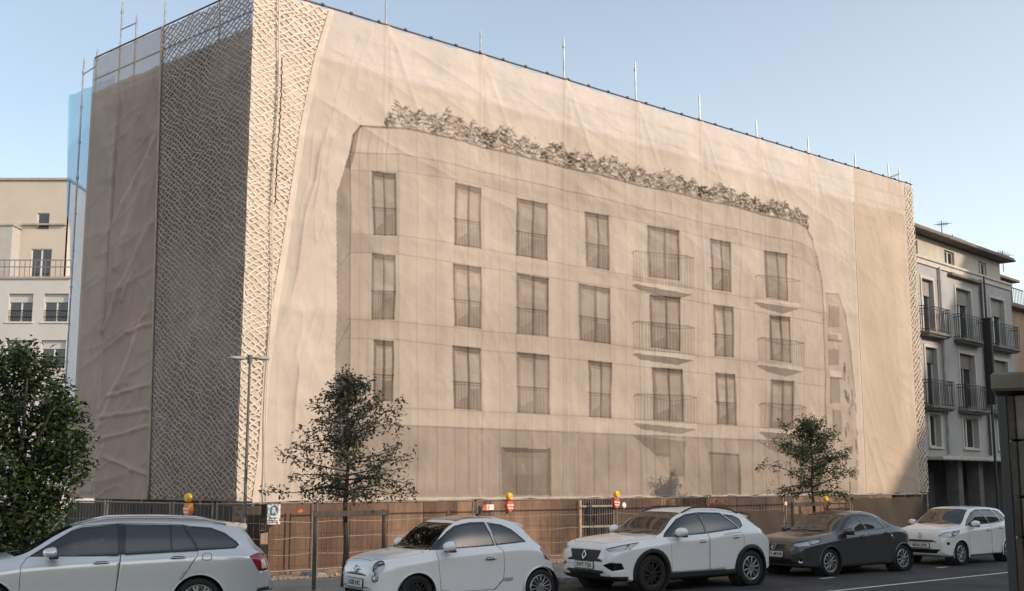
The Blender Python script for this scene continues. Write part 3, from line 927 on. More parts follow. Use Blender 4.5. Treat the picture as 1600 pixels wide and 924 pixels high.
# ================================================================== neighbouring buildings
Z3 = Vector((0, 0, 1))
class Front:
    """local frame of a facade: q along it, o out of it, z up"""
    def __init__(self, origin, ax, nrm):
        self.o, self.a, self.n = Vector(origin), Vector(ax), Vector(nrm)
        self.ax = (self.a, self.n, Z3)
    def P(self, q, o, z): return self.o + self.a * q + self.n * o + Z3 * z
    def px(self, x, y, o=0.0):
        p = on_plane(x, y, self.o + self.n * o, self.n); return (p - self.o).dot(self.a), p.z
    def slab(self, m, q0, q1, o0, o1, z0, z1, ch=0.0, mi=0):
        m.box(self.P((q0 + q1) / 2, (o0 + o1) / 2, (z0 + z1) / 2), (abs(q1 - q0), abs(o1 - o0), abs(z1 - z0)), self.ax, mi, ch); return m

def wall_with_holes(F, q0, q1, z0, z1, th, holes, m=None):
    """flat wall of thickness th built from blocks round rectangular holes (q0,q1,z0,z1)"""
    m = m or MB()
    qs = sorted(set([q0, q1] + [h_[0] for h_ in holes] + [h_[1] for h_ in holes]))
    zs = sorted(set([z0, z1] + [h_[2] for h_ in holes] + [h_[3] for h_ in holes]))
    inh = lambda q, z_: any(h_[0] < q < h_[1] and h_[2] < z_ < h_[3] for h_ in holes)
    nq, nz_ = len(qs), len(zs)
    solid = [[(not inh((qs[i] + qs[i + 1]) / 2, (zs[k] + zs[k + 1]) / 2)) for k in range(nz_ - 1)] for i in range(nq - 1)]
    for i in range(nq - 1):
        for k in range(nz_ - 1):
            if not solid[i][k]: continue
            A, B, C_, D_ = qs[i], qs[i + 1], zs[k], zs[k + 1]
            m.add([F.P(A, 0, C_), F.P(B, 0, C_), F.P(B, 0, D_), F.P(A, 0, D_)], [(0, 1, 2, 3)])
            for (ii, kk, e) in ((i - 1, k, (A, C_, A, D_)), (i + 1, k, (B, C_, B, D_)), (i, k - 1, (A, C_, B, C_)), (i, k + 1, (A, D_, B, D_))):
                if not (0 <= ii < nq - 1 and 0 <= kk < nz_ - 1) or not solid[ii][kk]:
                    m.add([F.P(e[0], 0, e[1]), F.P(e[2], 0, e[3]), F.P(e[2], -th, e[3]), F.P(e[0], -th, e[1])], [(0, 1, 2, 3)])
    return m

glass_w = mat('window_glass', (0.02, 0.024, 0.026), 0.05, spec=0.8)
white_fr = mat('white_frame', (0.62, 0.60, 0.56), 0.5, var=.08)
iron = mat('black_iron', (0.018, 0.018, 0.019), 0.5)
def child(root, m, name, mt, parent=None, smooth=False):
    o_ = m.build(name, mt, smooth=smooth)
    o_.parent = parent or root
    o_.matrix_parent_inverse = Matrix.Translation(-root.location)
    if parent: o_.matrix_parent_inverse = Matrix.Identity(4)
    return o_

def window(root, F, q0, q1, z0, z1, rec=.18, shutter=0.0, trim=None, leaves=2, sill=True, trim_w=.12, shut_mat=None, fr=None):
    f = MB(); t = .055
    F.slab(f, q0, q0 + t, -rec - .05, -rec, z0, z1); F.slab(f, q1 - t, q1, -rec - .05, -rec, z0, z1)
    F.slab(f, q0 + t, q1 - t, -rec - .05, -rec, z0, z0 + t); F.slab(f, q0 + t, q1 - t, -rec - .05, -rec, z1 - t, z1)
    for k in range(1, leaves):
        qm = q0 + (q1 - q0) * k / leaves
        F.slab(f, qm - .045, qm + .045, -rec - .05, -rec + .008, z0 + t, z1 - t)
    fo = child(root, f, 'window', fr or white_fr)
    g = MB(); F.slab(g, q0 + .02, q1 - .02, -rec - .045, -rec - .035, z0 + .02, z1 - .02); child(root, g, 'pane', glass_w, fo)
    if shutter > 0:
        s_ = MB(); F.slab(s_, q0 + .005, q1 - .005, -rec + .012, -rec + .05, z1 - shutter * (z1 - z0), z1 - .003)
        n = int(shutter * (z1 - z0) / .09)
        for k in range(n):
            F.slab(s_, q0 + .005, q1 - .005, -rec + .05, -rec + .058, z1 - .02 - k * .09 - .05, z1 - .02 - k * .09)
        child(root, s_, 'shutter', shut_mat or mat('shutter_slat', (0.30, 0.28, 0.25), .7, var=.15), fo)
    if trim:
        m = MB()
        F.slab(m, q0 - trim_w, q0 - .003, -.02, .035, z0, z1 + trim_w); F.slab(m, q1 + .003, q1 + trim_w, -.02, .035, z0, z1 + trim_w)
        F.slab(m, q0 - .003, q1 + .003, -.02, .035, z1 + .003, z1 + trim_w); 
        child(root, m, 'surround', trim, fo)
    if sill:
        m = MB(); F.slab(m, q0 - .12, q1 + .12, -.05, .09, z0 - .09, z0 - .004, ch=.012); child(root, m, 'sill', trim or white_fr, fo)
    return fo

def balcony(root, F, q0, q1, z, dep=.45, hh=.98, bars=14, slab_m=None, under=True):
    m = MB(); F.slab(m, q0, q1, .003, dep, z - .12, z, ch=.02)
    if under:
        F.slab(m, q0 + .06, q1 - .06, .003, dep - .08, z - .19, z - .122, ch=.02)
    bo = child(root, m, 'balcony', slab_m)
    r = MB()
    zz0, zz1 = z + .06, z + hh
    for zz_ in (zz0, zz1 - .12, zz1):
        F.slab(r, q0, q1, dep - .05, dep - .025, zz_ - .014, zz_ + .014)
        F.slab(r, q0, q0 + .025, .01, dep - .05, zz_ - .014, zz_ + .014); F.slab(r, q1 - .025, q1, .01, dep - .05, zz_ - .014, zz_ + .014)
    for k in range(bars + 1):
        q = q0 + .012 + (q1 - q0 - .024) * k / bars
        F.slab(r, q - .009, q + .009, dep - .047, dep - .029, z, zz1)
    for k in range(1, 5):
        o_ = (dep - .05) * k / 5
        F.slab(r, q0 + .003, q0 + .02, o_ - .009, o_ + .009, z, zz1); F.slab(r, q1 - .02, q1 - .003, o_ - .009, o_ + .009, z, zz1)
    child(root, r, 'railing', iron, bo)
    return bo

# ---- the grey house on the right
aR = R(43)
dR = Vector((math.sin(aR), math.cos(aR), 0)); nR = Vector((dR.y, -dR.x, 0))
pR = S(at_p(1450, 768, PF + 1)[0], PF + 1, 0)
FR = Front(pR, dR, nR)
gr = empty('townhouse', FR.P(5, 0, 0))
tag(gr, 'grey rendered townhouse with iron balconies and an overhanging eave at the right', 'building')
grey_w = mat('grey_render', (0.33, 0.325, 0.315), 0.9, col2=(0.43, 0.42, 0.405), scale=.8, detail=8, bump=.15)
pale_tr = mat('pale_trim', (0.50, 0.46, 0.40), 0.8, var=.12, scale=3)
Q1 = FR.px(1578, 444)[0]
cols = [(1440.5, 1462), (1493, 1520), (1546, 1571)]
cq = []
for a, b_ in cols:
    ya = 480
    cq.append((FR.px(a + 1, ya)[0], FR.px(b_ - 3, ya)[0]))
rows = [(3.38, 4.62, 'w'), (4.98, 7.25, 'd'), (7.86, 9.98, 'd')]
holes = [(a, b_, z0, z1) for (a, b_) in cq for (z0, z1, k) in rows]
m = wall_with_holes(FR, -3.2, Q1, 3.0, 10.75, .3, holes)
m.add([FR.P(Q1, 0, 0), FR.P(Q1, -9, 0), FR.P(Q1, -9, 10.75), FR.P(Q1, 0, 10.75)], [(0, 1, 2, 3)])
m.add([FR.P(-3.2, 0, 10.75), FR.P(Q1, 0, 10.75), FR.P(Q1, -9, 10.75), FR.P(-3.2, -9, 10.75)], [(0, 1, 2, 3)])
m.add([FR.P(-3.2, -9, 0), FR.P(Q1, -9, 0), FR.P(Q1, -9, 10.75), FR.P(-3.2, -9, 10.75)], [(0, 1, 2, 3)])
m.add([FR.P(-3.2, -.32, 3.0), FR.P(Q1, -.32, 3.0), FR.P(Q1, -.32, 10.75), FR.P(-3.2, -.32, 10.75)], [(0, 1, 2, 3)])
child(gr, m, 'wall', grey_w)
sh_d = mat('blind_brown', (0.20, 0.18, 0.16), .7, var=.15)
for ci, (a, b_) in enumerate(cq):
    for ri, (z0, z1, k) in enumerate(rows):
        window(gr, FR, a, b_, z0, z1, rec=.20, shutter=(0, .26, .30)[ri] if not (ri == 2 and ci == 2) else .35, trim=pale_tr, sill=(k == 'w'), shut_mat=sh_d if ri == 1 else None,
               fr=white_fr if ri != 1 or ci == 0 else mat('grey_frame', (0.22, 0.21, 0.2), .5))
        if k == 'd':
            balcony(gr, FR, a - .45, b_ + .55, z0 - .03, slab_m=mat('balcony_slab', (0.17, 0.16, 0.15), .85, var=.3, scale=4))
m = MB(); FR.slab(m, -3.2, Q1, -.1, .12, 10.753, 10.87, ch=.02); FR.slab(m, -3.2, Q1, -.05, .06, 10.55, 10.75); child(gr, m, 'cornice', pale_tr)
m = MB(); FR.slab(m, 0.15, Q1 - .7, -.3, .6, 2.86, 3.0, ch=.02); child(gr, m, 'canopy', pale_tr)
# ground floor: dark arcade with piers
m = MB()
for q in (-2.4, 2.9, 5.0, 8.8):
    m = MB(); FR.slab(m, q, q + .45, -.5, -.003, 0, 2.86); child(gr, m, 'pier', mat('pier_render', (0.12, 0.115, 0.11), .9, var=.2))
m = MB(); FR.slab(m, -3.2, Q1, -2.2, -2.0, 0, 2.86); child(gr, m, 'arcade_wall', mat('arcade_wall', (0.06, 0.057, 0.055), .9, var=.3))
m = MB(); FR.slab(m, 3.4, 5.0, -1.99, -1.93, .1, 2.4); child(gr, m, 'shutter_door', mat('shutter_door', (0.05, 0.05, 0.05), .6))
# set-back attic and eave
aw = [(FR.px(1434, 405)[0], FR.px(1446, 405)[0]), (FR.px(1487, 405)[0], FR.px(1503, 420)[0]), (FR.px(1540, 420)[0] , FR.px(1552, 420)[0])]
cream_w = mat('attic_render', (0.46, 0.42, 0.36), 0.9, var=.12, scale=1.2)
FA = Front(FR.P(0, -.3, 0), dR, nR)
m = wall_with_holes(FA, -3.2, Q1 - .3, 10.87, 11.85, .2, [(a, b_, 10.98, 11.6) for a, b_ in aw])
m.add([FA.P(-3.2, -.22, 10.8), FA.P(Q1, -.22, 10.8), FA.P(Q1, -.22, 11.85), FA.P(-3.2, -.22, 11.85)], [(0, 1, 2, 3)])
child(gr, m, 'attic_wall', cream_w)
for a, b_ in aw: window(gr, FA, a, b_, 10.98, 11.6, rec=.1, sill=False, leaves=2)
m = MB(); FR.slab(m, -3.2, Q1 + .2, -8, .26, 11.88, 11.98, ch=.02); FR.slab(m, -3.2, Q1 + .17, -7.8, .20, 11.983, 12.05)
child(gr, m, 'roof', mat('roof_slab', (0.16, 0.13, 0.11), .8, var=.2))
for q in (FR.px(1472, 560)[0], FR.px(1531, 480)[0]):
    m = MB(); m.tube([FR.P(q, .09, 3.1), FR.P(q, .09, 10.6)], .06, 8)
    for k in range(4): m.tube([FR.P(q, .09, 4 + k * 2), FR.P(q, .09, 4.06 + k * 2)], .075, 8)
    child(gr, m, 'drainpipe', mat('zinc_pipe', (0.34, 0.33, 0.31), .6, var=.2) if q < 4 else mat('dark_pipe', (0.06, 0.058, 0.055), .6), smooth='angle')
m = MB()
qa, qb = FR.px(1480, 425)[0], FR.px(1528, 450)[0]
FR.slab(m, qa, qb, .02, .22, 10.40, 10.52, ch=.02); child(gr, m, 'ledge', mat('ledge_tile', (0.22, 0.18, 0.15), .8, var=.3))
def antenna(q, z1, wdt, label, tilt=0.0):
    a = empty('tv_antenna', FR.P(q, -1.5, 12.06)); tag(a, label, 'antenna', 'antennas on the townhouse roof')
    mm = mat('antenna_metal', (0.12, 0.12, 0.12), .5, metal=.5)
    m = MB(); m.tube([FR.P(q, -1.5, 12.06), FR.P(q, -1.5, z1)], .02, 6); child(a, m, 'mast', mm)
    m = MB(); m.tube([FR.P(q - wdt * .4, -1.5, z1 - .15 - tilt), FR.P(q + wdt * .6, -1.5, z1 - .15 + tilt)], .014, 5)
    for k in range(6):
        qq = q - wdt * .35 + wdt * .9 * k / 5
        zz_ = z1 - .15 + tilt * ((qq - q) / wdt * 2)
        m.tube([FR.P(qq, -1.5 - .25, zz_), FR.P(qq, -1.5 + .25, zz_)], .008, 4)
        m.tube([FR.P(qq, -1.5, zz_ - .12), FR.P(qq, -1.5, zz_ + .12)], .008, 4)
    child(a, m, 'boom', mm)
antenna(FR.px(1471, 350, -1.5)[0], 13.45, 1.1, 'tallest aerial with a bristly mast on the grey townhouse roof', .1)
antenna(FR.px(1488, 365, -1.5)[0], 13.0, 1.7, 'aerial with a long level boom behind the grey townhouse eave')
antenna(FR.px(1566, 390, -1.5)[0], 13.1, 1.5, 'aerial standing alone at the far right end of the townhouse eave')

# ---- ochre house beyond it
FO = Front(FR.P(Q1 + .05, -.9, 0), dR, nR)
oc_ = empty('ochre_house', FO.P(3, 0, 0)); tag(oc_, 'ochre rendered house with a roof terrace past the townhouse end', 'building')
m = MB(); FO.slab(m, 0, 9, -8, 0, 0, 10.1); child(oc_, m, 'wall', mat('ochre_render', (0.36, 0.25, 0.16), .9, var=.15, scale=1))
m = MB(); FO.slab(m, 0, 9.2, -8, .35, 10.103, 10.3, ch=.02); child(oc_, m, 'roof', mat('roof_tile', (0.22, 0.14, 0.10), .8, var=.2))
m = MB()
for k in range(22): FO.slab(m, .1 + k * .2, .12 + k * .2, -.1, -.08, 10.3, 11.15)
FO.slab(m, .1, 4.4, -.11, -.07, 11.15, 11.19); child(oc_, m, 'railing', iron)
m = MB(); FO.slab(m, 1.6, 6, -5, -1.2, 10.3, 11.9); child(oc_, m, 'penthouse', mat('penthouse', (0.26, 0.22, 0.19), .9, var=.1))
m = MB(); FO.slab(m, 1.3, 6.3, -5.3, -.9, 11.903, 12.02); child(oc_, m, 'penthouse_roof', mat('roof_slab', None))

# ---- the pale block far off on the left
FL = Front((0, 75, 0), (1, 0, 0), (0, -1, 0))
lb = empty('apartment_block', (-33, 75, 0)); tag(lb, 'pale apartment block with a set-back cream top storey far behind the tree', 'building')
white_w = mat('white_render', (0.50, 0.48, 0.45), .9, var=.06, scale=.5)
cream2 = mat('cream_render', (0.50, 0.44, 0.37), .9, var=.07, scale=.5)
xw = [(FL.px(13, 480)[0], FL.px(51, 480)[0]), (FL.px(68, 480)[0], FL.px(107, 480)[0]), (-37.6, -36.0), (-41.5, -39.9)]
zr_ = [(12.08, 13.9), (9.08, 10.9), (6.08, 7.9), (3.1, 4.9)]
XE = FL.px(109.5, 430)[0]
m = wall_with_holes(FL, -52, XE, 0, 15.0, .35, [(a, b_, z0, z1) for a, b_ in xw for z0, z1 in zr_])
m.add([FL.P(XE, 0, 0), FL.P(XE, -12, 0), FL.P(XE, -12, 15), FL.P(XE, 0, 15)], [(0, 1, 2, 3)])
m.add([FL.P(-52, 0, 15), FL.P(XE, 0, 15), FL.P(XE, -12, 15), FL.P(-52, -12, 15)], [(0, 1, 2, 3)])
m.add([FL.P(-52, -.4, 0), FL.P(XE, -.4, 0), FL.P(XE, -.4, 15), FL.P(-52, -.4, 15)], [(0, 1, 2, 3)])
child(lb, m, 'wall', white_w)
for a, b_ in xw:
    for z0, z1 in zr_:
        w_ = window(lb, FL, a, b_, z0, z1, rec=.25, shutter=.30, leaves=2, sill=True, shut_mat=mat('white_blind', (0.5, 0.49, 0.46), .7))
        m = MB()
        for zz_ in (z0 + .35, z0 + .75): FL.slab(m, a, b_, -.12, -.09, zz_ - .02, zz_ + .02)
        for k in range(12): FL.slab(m, a + (b_ - a) * k / 11 - .01, a + (b_ - a) * k / 11 + .01, -.115, -.095, z0, z0 + .75)
        child(lb, m, 'railing', iron, w_)
FT = Front((0, 77.5, 0), (1, 0, 0), (0, -1, 0))
x1 = FT.px(104, 350)[0]; x0 = FT.px(30, 400)[0]
up_w = [(FT.px(58, 345)[0], FT.px(77, 345)[0], FT.px(60, 359)[1], FT.px(60, 333)[1]), (FT.px(48, 410)[0], FT.px(80, 410)[0], 15.05, FT.px(60, 389)[1])]
m = wall_with_holes(FT, -52, x1, 15.0, 22.0, .3, up_w)
m.add([FT.P(x1, 0, 15), FT.P(x1, -9, 15), FT.P(x1, -9, 22), FT.P(x1, 0, 22)], [(0, 1, 2, 3)])
m.add([FT.P(-52, -.35, 15), FT.P(x1, -.35, 15), FT.P(x1, -.35, 22), FT.P(-52, -.35, 22)], [(0, 1, 2, 3)])
child(lb, m, 'upper_wall', cream2)
for a, b_, z0, z1 in up_w: window(lb, FT, a, b_, z0, z1, rec=.12, leaves=1 if z0 > 16 else 2, sill=False)
m = MB(); FT.slab(m, -52, x1 + .15, -9, .15, 22.003, 22.15); child(lb, m, 'roof', mat('coping', None))
m = MB(); FT.slab(m, x0 - 8, x0, .003, 1.3, 15.0, 18.6); child(lb, m, 'terrace_block', mat('grey_render_pale', (0.40, 0.38, 0.36), .9, var=.08))
m = MB(); FT.slab(m, x0 - 8, x0 + .1, .003, 1.4, 18.603, 18.72); FT.slab(m, x0 + .1, x1, .003, .25, 18.9, 19.0); child(lb, m, 'ledge', mat('coping', None))
m = MB()
for zz_ in (16.1, 15.65): FL.slab(m, -52, XE, -.1, -.05, zz_ - .03, zz_ + .03)
for k in range(70): FL.slab(m, XE - k * .33 - .02, XE - k * .33 + .02, -.09, -.06, 15.0, 16.1)
child(lb, m, 'railing', mat('grey_railing', (0.16, 0.15, 0.15), .6))
m = MB(); FL.slab(m, -52, XE + .1, -.3, .12, 14.86, 15.003); child(lb, m, 'cornice', mat('coping', None))

# ---- the houses across the street behind the viewpoint: they shade the carriageway
def across(name, s0, s1, p0, p1, hgt, label, wallm):
    r_ = empty(name, S((s0 + s1) / 2, p0, 0)); tag(r_, label, 'building')
    F = Front(S(s0, p0, 0), D2, -N2)
    hs = []
    fl = int((hgt - 1) / 3.1)
    for k in range(int((s1 - s0) / 3.4)):
        for l in range(fl): hs.append((1.2 + k * 3.4, 2.4 + k * 3.4, .9 + l * 3.1, 2.7 + l * 3.1))
    m = wall_with_holes(F, 0, s1 - s0, 0, hgt, .25, hs)
    dp = p0 - p1
    W_ = s1 - s0
    for A in (0, W_):
        m.add([F.P(A, 0, 0), F.P(A, -dp, 0), F.P(A, -dp, hgt), F.P(A, 0, hgt)], [(0, 1, 2, 3)])
    m.add([F.P(0, -dp, 0), F.P(W_, -dp, 0), F.P(W_, -dp, hgt), F.P(0, -dp, hgt)], [(0, 1, 2, 3)])
    child(r_, m, 'wall', wallm)
    m = MB(); F.slab(m, 0, W_, -dp, .0, hgt + .002, hgt + .1); child(r_, m, 'roof', mat('coping', None))
    m = MB(); F.slab(m, .2, W_ - .2, -.30, -.252, .2, hgt - .2); child(r_, m, 'glazing', glass_w)
HL = 0.12 + (21.05 + 14) * 0.4406
across('terrace_house', 2, 65.8, -14, -26, HL - .1, 'long tan house row across the street whose shadow covers the parked cars', mat('tan_render', (0.34, 0.29, 0.24), .9, var=.1))
across('tower_block', 65.9, 110, -14, -46, 30, 'tall grey block across the street shading the far end of the sheeting', mat('tower_render', (0.30, 0.29, 0.28), .9, var=.1))

# ================================================================== site hoarding, mesh fence, lamps, signs
hb = empty('hoarding', S(20, 22.25, 0)); tag(hb, 'stained brown timber hoarding standing under the printed sheet', 'hoarding')
PH = 22.3
hs0, hs1 = at_p(418, 850, PH)[0], at_p(905, 850, PH)[0]
woods = [mat('board_a', (0.065, 0.036, 0.022), .8, col2=(0.18, 0.10, 0.06), scale=1.6, detail=10, stretch=(1, 1, .35), bump=.3, bscale=25),
         mat('board_b', (0.10, 0.054, 0.032), .8, col2=(0.27, 0.165, 0.105), scale=2.4, detail=10, stretch=(1, 1, .25), bump=.3, bscale=25),
         mat('board_c', (0.045, 0.028, 0.02), .8, col2=(0.12, 0.072, 0.048), scale=1.2, detail=10, stretch=(1, 1, .4), bump=.3, bscale=25)]
rs = random.Random(8)
def boards(s0, s1, z0, z1, n, ms, p=PH, j=.012):
    for k in range(n):
        a, b_ = s0 + (s1 - s0) * k / n, s0 + (s1 - s0) * (k + 1) / n
        m = MB(); m.box(S((a + b_) / 2, p + rs.uniform(-j, j), (z0 + z1) / 2 + rs.uniform(-.015, .015)), (b_ - a - .012, .03, z1 - z0), (D2, N2, Z3), ch=.004)
        child(hb, m, 'board', rs.choice(ms))
boards(hs0, hs1, .14, 1.60, 9, woods)
g0, g1 = hs1, at_p(958, 850, PH)[0]
boards(g1, at_p(1102, 850, PH)[0], .14, 1.62, 4, woods)
boards(at_p(1104, 850, PH)[0], at_p(1395, 820, PH)[0], .14, 1.60, 7, woods)
m = MB(); m.box(S((hs0 + hs1) / 2, PH - .04, .19), (hs1 - hs0, .05, .1), (D2, N2, Z3)); child(hb, m, 'kick_rail', woods[1])
m = MB(); m.box(S(hs1 - .02, PH - .05, .86), (.09, .09, 1.45), (D2, N2, Z3), ch=.01); child(hb, m, 'post', mat('board_pale', (0.42, 0.29, 0.20), .8, var=.3, scale=6))
dk = empty('void_boards', Lf(3.5, .1, 0)); tag(dk, 'row of dark boards added as shade in the open scaffold foot round the left corner', 'hoarding')
dark_w = mat('void_dark', (0.035, 0.028, 0.024), .9, col2=(0.075, 0.06, 0.05), scale=2, stretch=(1, 1, .3))  # near-black colour stands for the unlit space under the scaffold
for k in range(9):
    m = MB(); m.box(Lf(.35 + k * .78, .1, .84), (.74, .03, 1.42), (DL, NL, Z3)); child(dk, m, 'board', dark_w)  # added dark boards, shade of the open scaffold foot
m = MB(); m.box(S((S0 + hs0) / 2, PF - .12, .84), (hs0 - S0 + .3, .03, 1.42), (D2, N2, Z3)); child(dk, m, 'board', dark_w)  # added dark board, same shade on the street side
# barred gate between the boards
gt = empty('site_gate', S((g0 + g1) / 2, PH, 0)); tag(gt, 'dark barred gate with rails between two brown hoarding boards', 'gate')
m = MB()
for k in range(14):
    s_ = g0 + .06 + (g1 - g0 - .12) * k / 13
    m.box(S(s_, PH, .88), (.03, .03, 1.45), (D2, N2, Z3))
child(gt, m, 'bars', mat('gate_bar', (0.10, 0.085, 0.075), .7, metal=.3, var=.3))
m = MB()
for z_ in (.35, .62, .9, 1.42): m.box(S((g0 + g1) / 2, PH - .04, z_), (g1 - g0, .03, .045), (D2, N2, Z3))
child(gt, m, 'rails', mat('gate_rail', (0.30, 0.27, 0.24), .6, metal=.4, var=.2))
m = MB(); m.box(S((g0 + g1) / 2, PH + .3, .86), (g1 - g0, .03, 1.5), (D2, N2, Z3)); child(gt, m, 'backing', dark_w)  # dark sheet added for the unlit space behind the bars

# mesh fence panels
PFN = 21.65
fz = [at_p(430, 784.5, PFN)[1], at_p(1200, 773, PFN)[1]]
ZF = sum(fz) / 2
fence_m = mat('fence_steel', (0.22, 0.20, 0.18), .5, metal=.5, var=.25, scale=9)
def panel_between(A, B, label, i, group='mesh fence panels'):
    A, B = Vector(A), Vector(B)
    t = (B - A).normalized(); L = (B - A).length; nn = t.cross(Z3)
    r_ = empty('mesh_fence', A); tag(r_, label, 'fence panel', group)
    a, c = A + t * .06, B - t * .06
    z0, z1 = .26, ZF - .1
    m = MB()
    for e in (a, c): m.tube([e + Z3 * .14, e + Z3 * (ZF)], .021, 8)
    m.tube([a + Z3 * (z1 + .06), c + Z3 * (z1 + .06)], .019, 8); m.tube([a + Z3 * z0, c + Z3 * z0], .019, 8)
    child(r_, m, 'frame', fence_m, smooth='angle')
    m = MB()
    n = int((L - .12) / .13)
    for k in range(1, n):
        e = a + (c - a) * (k / n); m.tube([e + Z3 * z0, e + Z3 * (z1 + .06)], .0035, 4, cap=False)
    for k in range(1, 4):
        zz_ = z0 + (z1 - z0) * k / 4; rr = .0045
        wob = [a + (c - a) * (q / 6) + Z3 * (zz_ + .02 * math.sin(q * 2.1 + k * 1.7 + i)) for q in range(7)]
        m.tube(wob, rr, 4, cap=False)
    child(r_, m, 'wire_mesh', fence_m)
    return r_
conc = mat('concrete_foot', (0.27, 0.26, 0.25), .9, var=.25, scale=8, bump=.4)
def foot(p, t, label):
    m = MB(); nn = Vector(t).cross(Z3)
    m.box(Vector(p) + Z3 * .19, (.24, .66, .14), (Vector(t), nn, Z3), ch=.03)
    tag(m.build('concrete_block', conc), label, 'fence foot', 'concrete feet of the mesh fence')
jx_ = [492, 742, 961, 1108, 1226, 1330, 1443]
js = [at_p(x, 800, PFN)[0] for x in jx_]
# corner of the fence: meets the line parallel to the side face
OFF = 1.35
cL = corner + NL * OFF
k_ = ((S(0, PFN, 0) - cL).dot(N2)) / DL.dot(N2)
fc = cL + DL * k_
sc0 = fc.dot(D2)
js = [sc0 + .0] + js
desc = ['from the fence corner to the white no-parking sign', 'behind the staked tree, left of the small white car', 'between the small white car roof and the dark gate',
        'in front of the barred gate above the white crossover', 'past the roof rail of the white crossover', 'in front of the slender tree with the grey windscreen car', 'just right of the second tree', 'last one at the far end of the scaffold']
for i in range(len(js) - 1):
    panel_between(S(js[i], PFN, 0), S(js[i + 1], PFN, 0), 'galvanised mesh fence panel ' + desc[i], i)
    foot(S(js[i + 1], PFN, -.05 + .0), D2, 'concrete block foot under the fence joint ' + ['beside the sign, left of the staked tree', 'behind the small white hatchback roof', 'behind the white crossover bonnet', 'behind the white crossover roof', 'behind the crossover tail', 'behind the dark grey car', 'at the far end of the fence'][i])
lt_ = [fc + DL * (1.5 + 0) , fc + DL * 4.1, fc + DL * 6.9, fc + DL * 9.6]
prev = fc
for i, q in enumerate(lt_):
    panel_between(prev, q, 'galvanised mesh fence panel ' + ['turning the corner behind the estate car tail', 'behind the middle of the silver estate roof', 'behind the front of the silver estate roof', 'half hidden by the leafy dark tree'][i], i + 3)
    prev = q
# grey screens tied to the fence on the right
scr = mat_net('grey_screen', use_attr=False, col=(0.085, 0.072, 0.06), alpha=.9, trans=.15)
for i, (xa, xb, zt_) in enumerate(((1106, 1226, 1.18), (1228, 1330, 1.08), (1332, 1442, 1.52))):
    sa, sb2 = at_p(xa, 800, PFN - .05)[0], at_p(xb, 800, PFN - .05)[0]
    m = MB(); n = 24; vs = []; fs = []
    for a in range(n + 1):
        for c in range(8):
            z_ = .2 + (zt_ - .2) * c / 7
            vs.append(S(sa + (sb2 - sa) * a / n, PFN - .04 - .03 * math.sin(a * .9 + c * .5 + i), z_ - (.02 * math.sin(a * 1.1) if c == 7 else 0)))
    for a in range(n):
        for c in range(7): fs.append((a * 8 + c, a * 8 + 8 + c, a * 8 + 9 + c, a * 8 + 1 + c))
    m.add(vs, fs)
    tag(m.build('shade_cloth', scr, smooth=True), 'grey brown shade cloth tied to the mesh fence ' + ['behind the crossover tail and tree', 'behind the grey car roof', 'at the far end of the scaffold'][i], 'screen', 'screens on the mesh fence')
# a rolled fringe of loose net along the fence top
m = MB()
vs = [S(s_, PF - .1, ZB - .03 + .02 * math.sin(s_ * 3.1) + .015 * math.sin(s_ * 7.7)) for s_ in np.linspace(S0 + 1, S1 - .3, 140)]
m.tube(vs, .028, 6)
tag(m.build('tie_rope', mat('rope', (0.40, 0.33, 0.26), .9, var=.2, scale=9), smooth=True), 'pale slack edge rope running along the foot of the printed sheet', 'rope')

yel = mat('lamp_lens', (0.80, 0.42, 0.03), .25, spec=.7, coat=.4); red_ = mat('lamp_red', (0.60, 0.09, 0.04), .5, var=.1); wht = mat('lamp_white', (0.75, 0.70, 0.65), .5)
ora = mat('lamp_orange', (0.75, 0.22, 0.03), .5)
def lamp(P, t, nrm, label, bm, tilt=0.0, sc_=1.0):
    P = Vector(P); t = Vector(t); nn = Vector(nrm)
    u_ = (Z3 * math.cos(tilt) + t * math.sin(tilt)); t2 = u_.cross(nn) * -1
    r_ = empty('warning_lamp', P); tag(r_, label, 'warning lamp', 'warning lamps clipped to the site fence')
    k = sc_
    m = MB(); m.lathe(P + u_ * .26 * k - nn * .04, nn, [(0, .001), (0, .075 * k), (.015, .088 * k), (.07, .088 * k), (.09, .075 * k), (.10, .04 * k), (.102, .001)], 20)
    lo = child(r_, m, 'lens', yel, smooth='angle')
    m = MB()
    for q in (.075, .05, .025): m.lathe(P + u_ * .26 * k + nn * .061, nn, [(0, q * k), (.006, (q - .008) * k), (0, (q - .014) * k)], 18)
    child(r_, m, 'lens_rings', mat('lamp_ring', (0.85, 0.55, 0.06), .25), lo, smooth=True)
    m = MB()
    pr = [(-.07, .12), (.07, .12), (.085, .06), (.105, .05), (.105, -.02), (.06, -.09), (.03, -.13), (-.03, -.13), (-.06, -.09), (-.105, -.02), (-.105, .05), (-.085, .06)]
    m.prism([P + t2 * (x * k) + u_ * (y_ * k + .03) - nn * .05 for x, y_ in pr], (0, 0, 0), nn * .1)
    bo = child(r_, m, 'body', bm)
    m = MB()
    m.box(P + u_ * (.05) + nn * .053, (.19 * k, .008, .035 * k), (t2, nn, u_)); m.box(P + u_ * (-.02) + nn * .053, (.16 * k, .008, .03 * k), (t2, nn, u_))
    child(r_, m, 'reflective_stripe', wht, bo)
    m = MB(); m.box(P - nn * .07, (.04, .03, .3), (t2, nn, u_)); child(r_, m, 'bracket', iron)
def lampx(x, y, label, bm, tilt=0.0, p=PFN - .1, k=1.0):
    s_, z_ = at_p(x, y, p); lamp(S(s_, p, z_), D2, N2, label, bm, tilt, k)
lampx(795.5, 793, 'yellow warning lamp on red body above the small white car aerial', red_)
lampx(962, 788, 'yellow warning lamp tilted beside the barred gate', red_, .12)
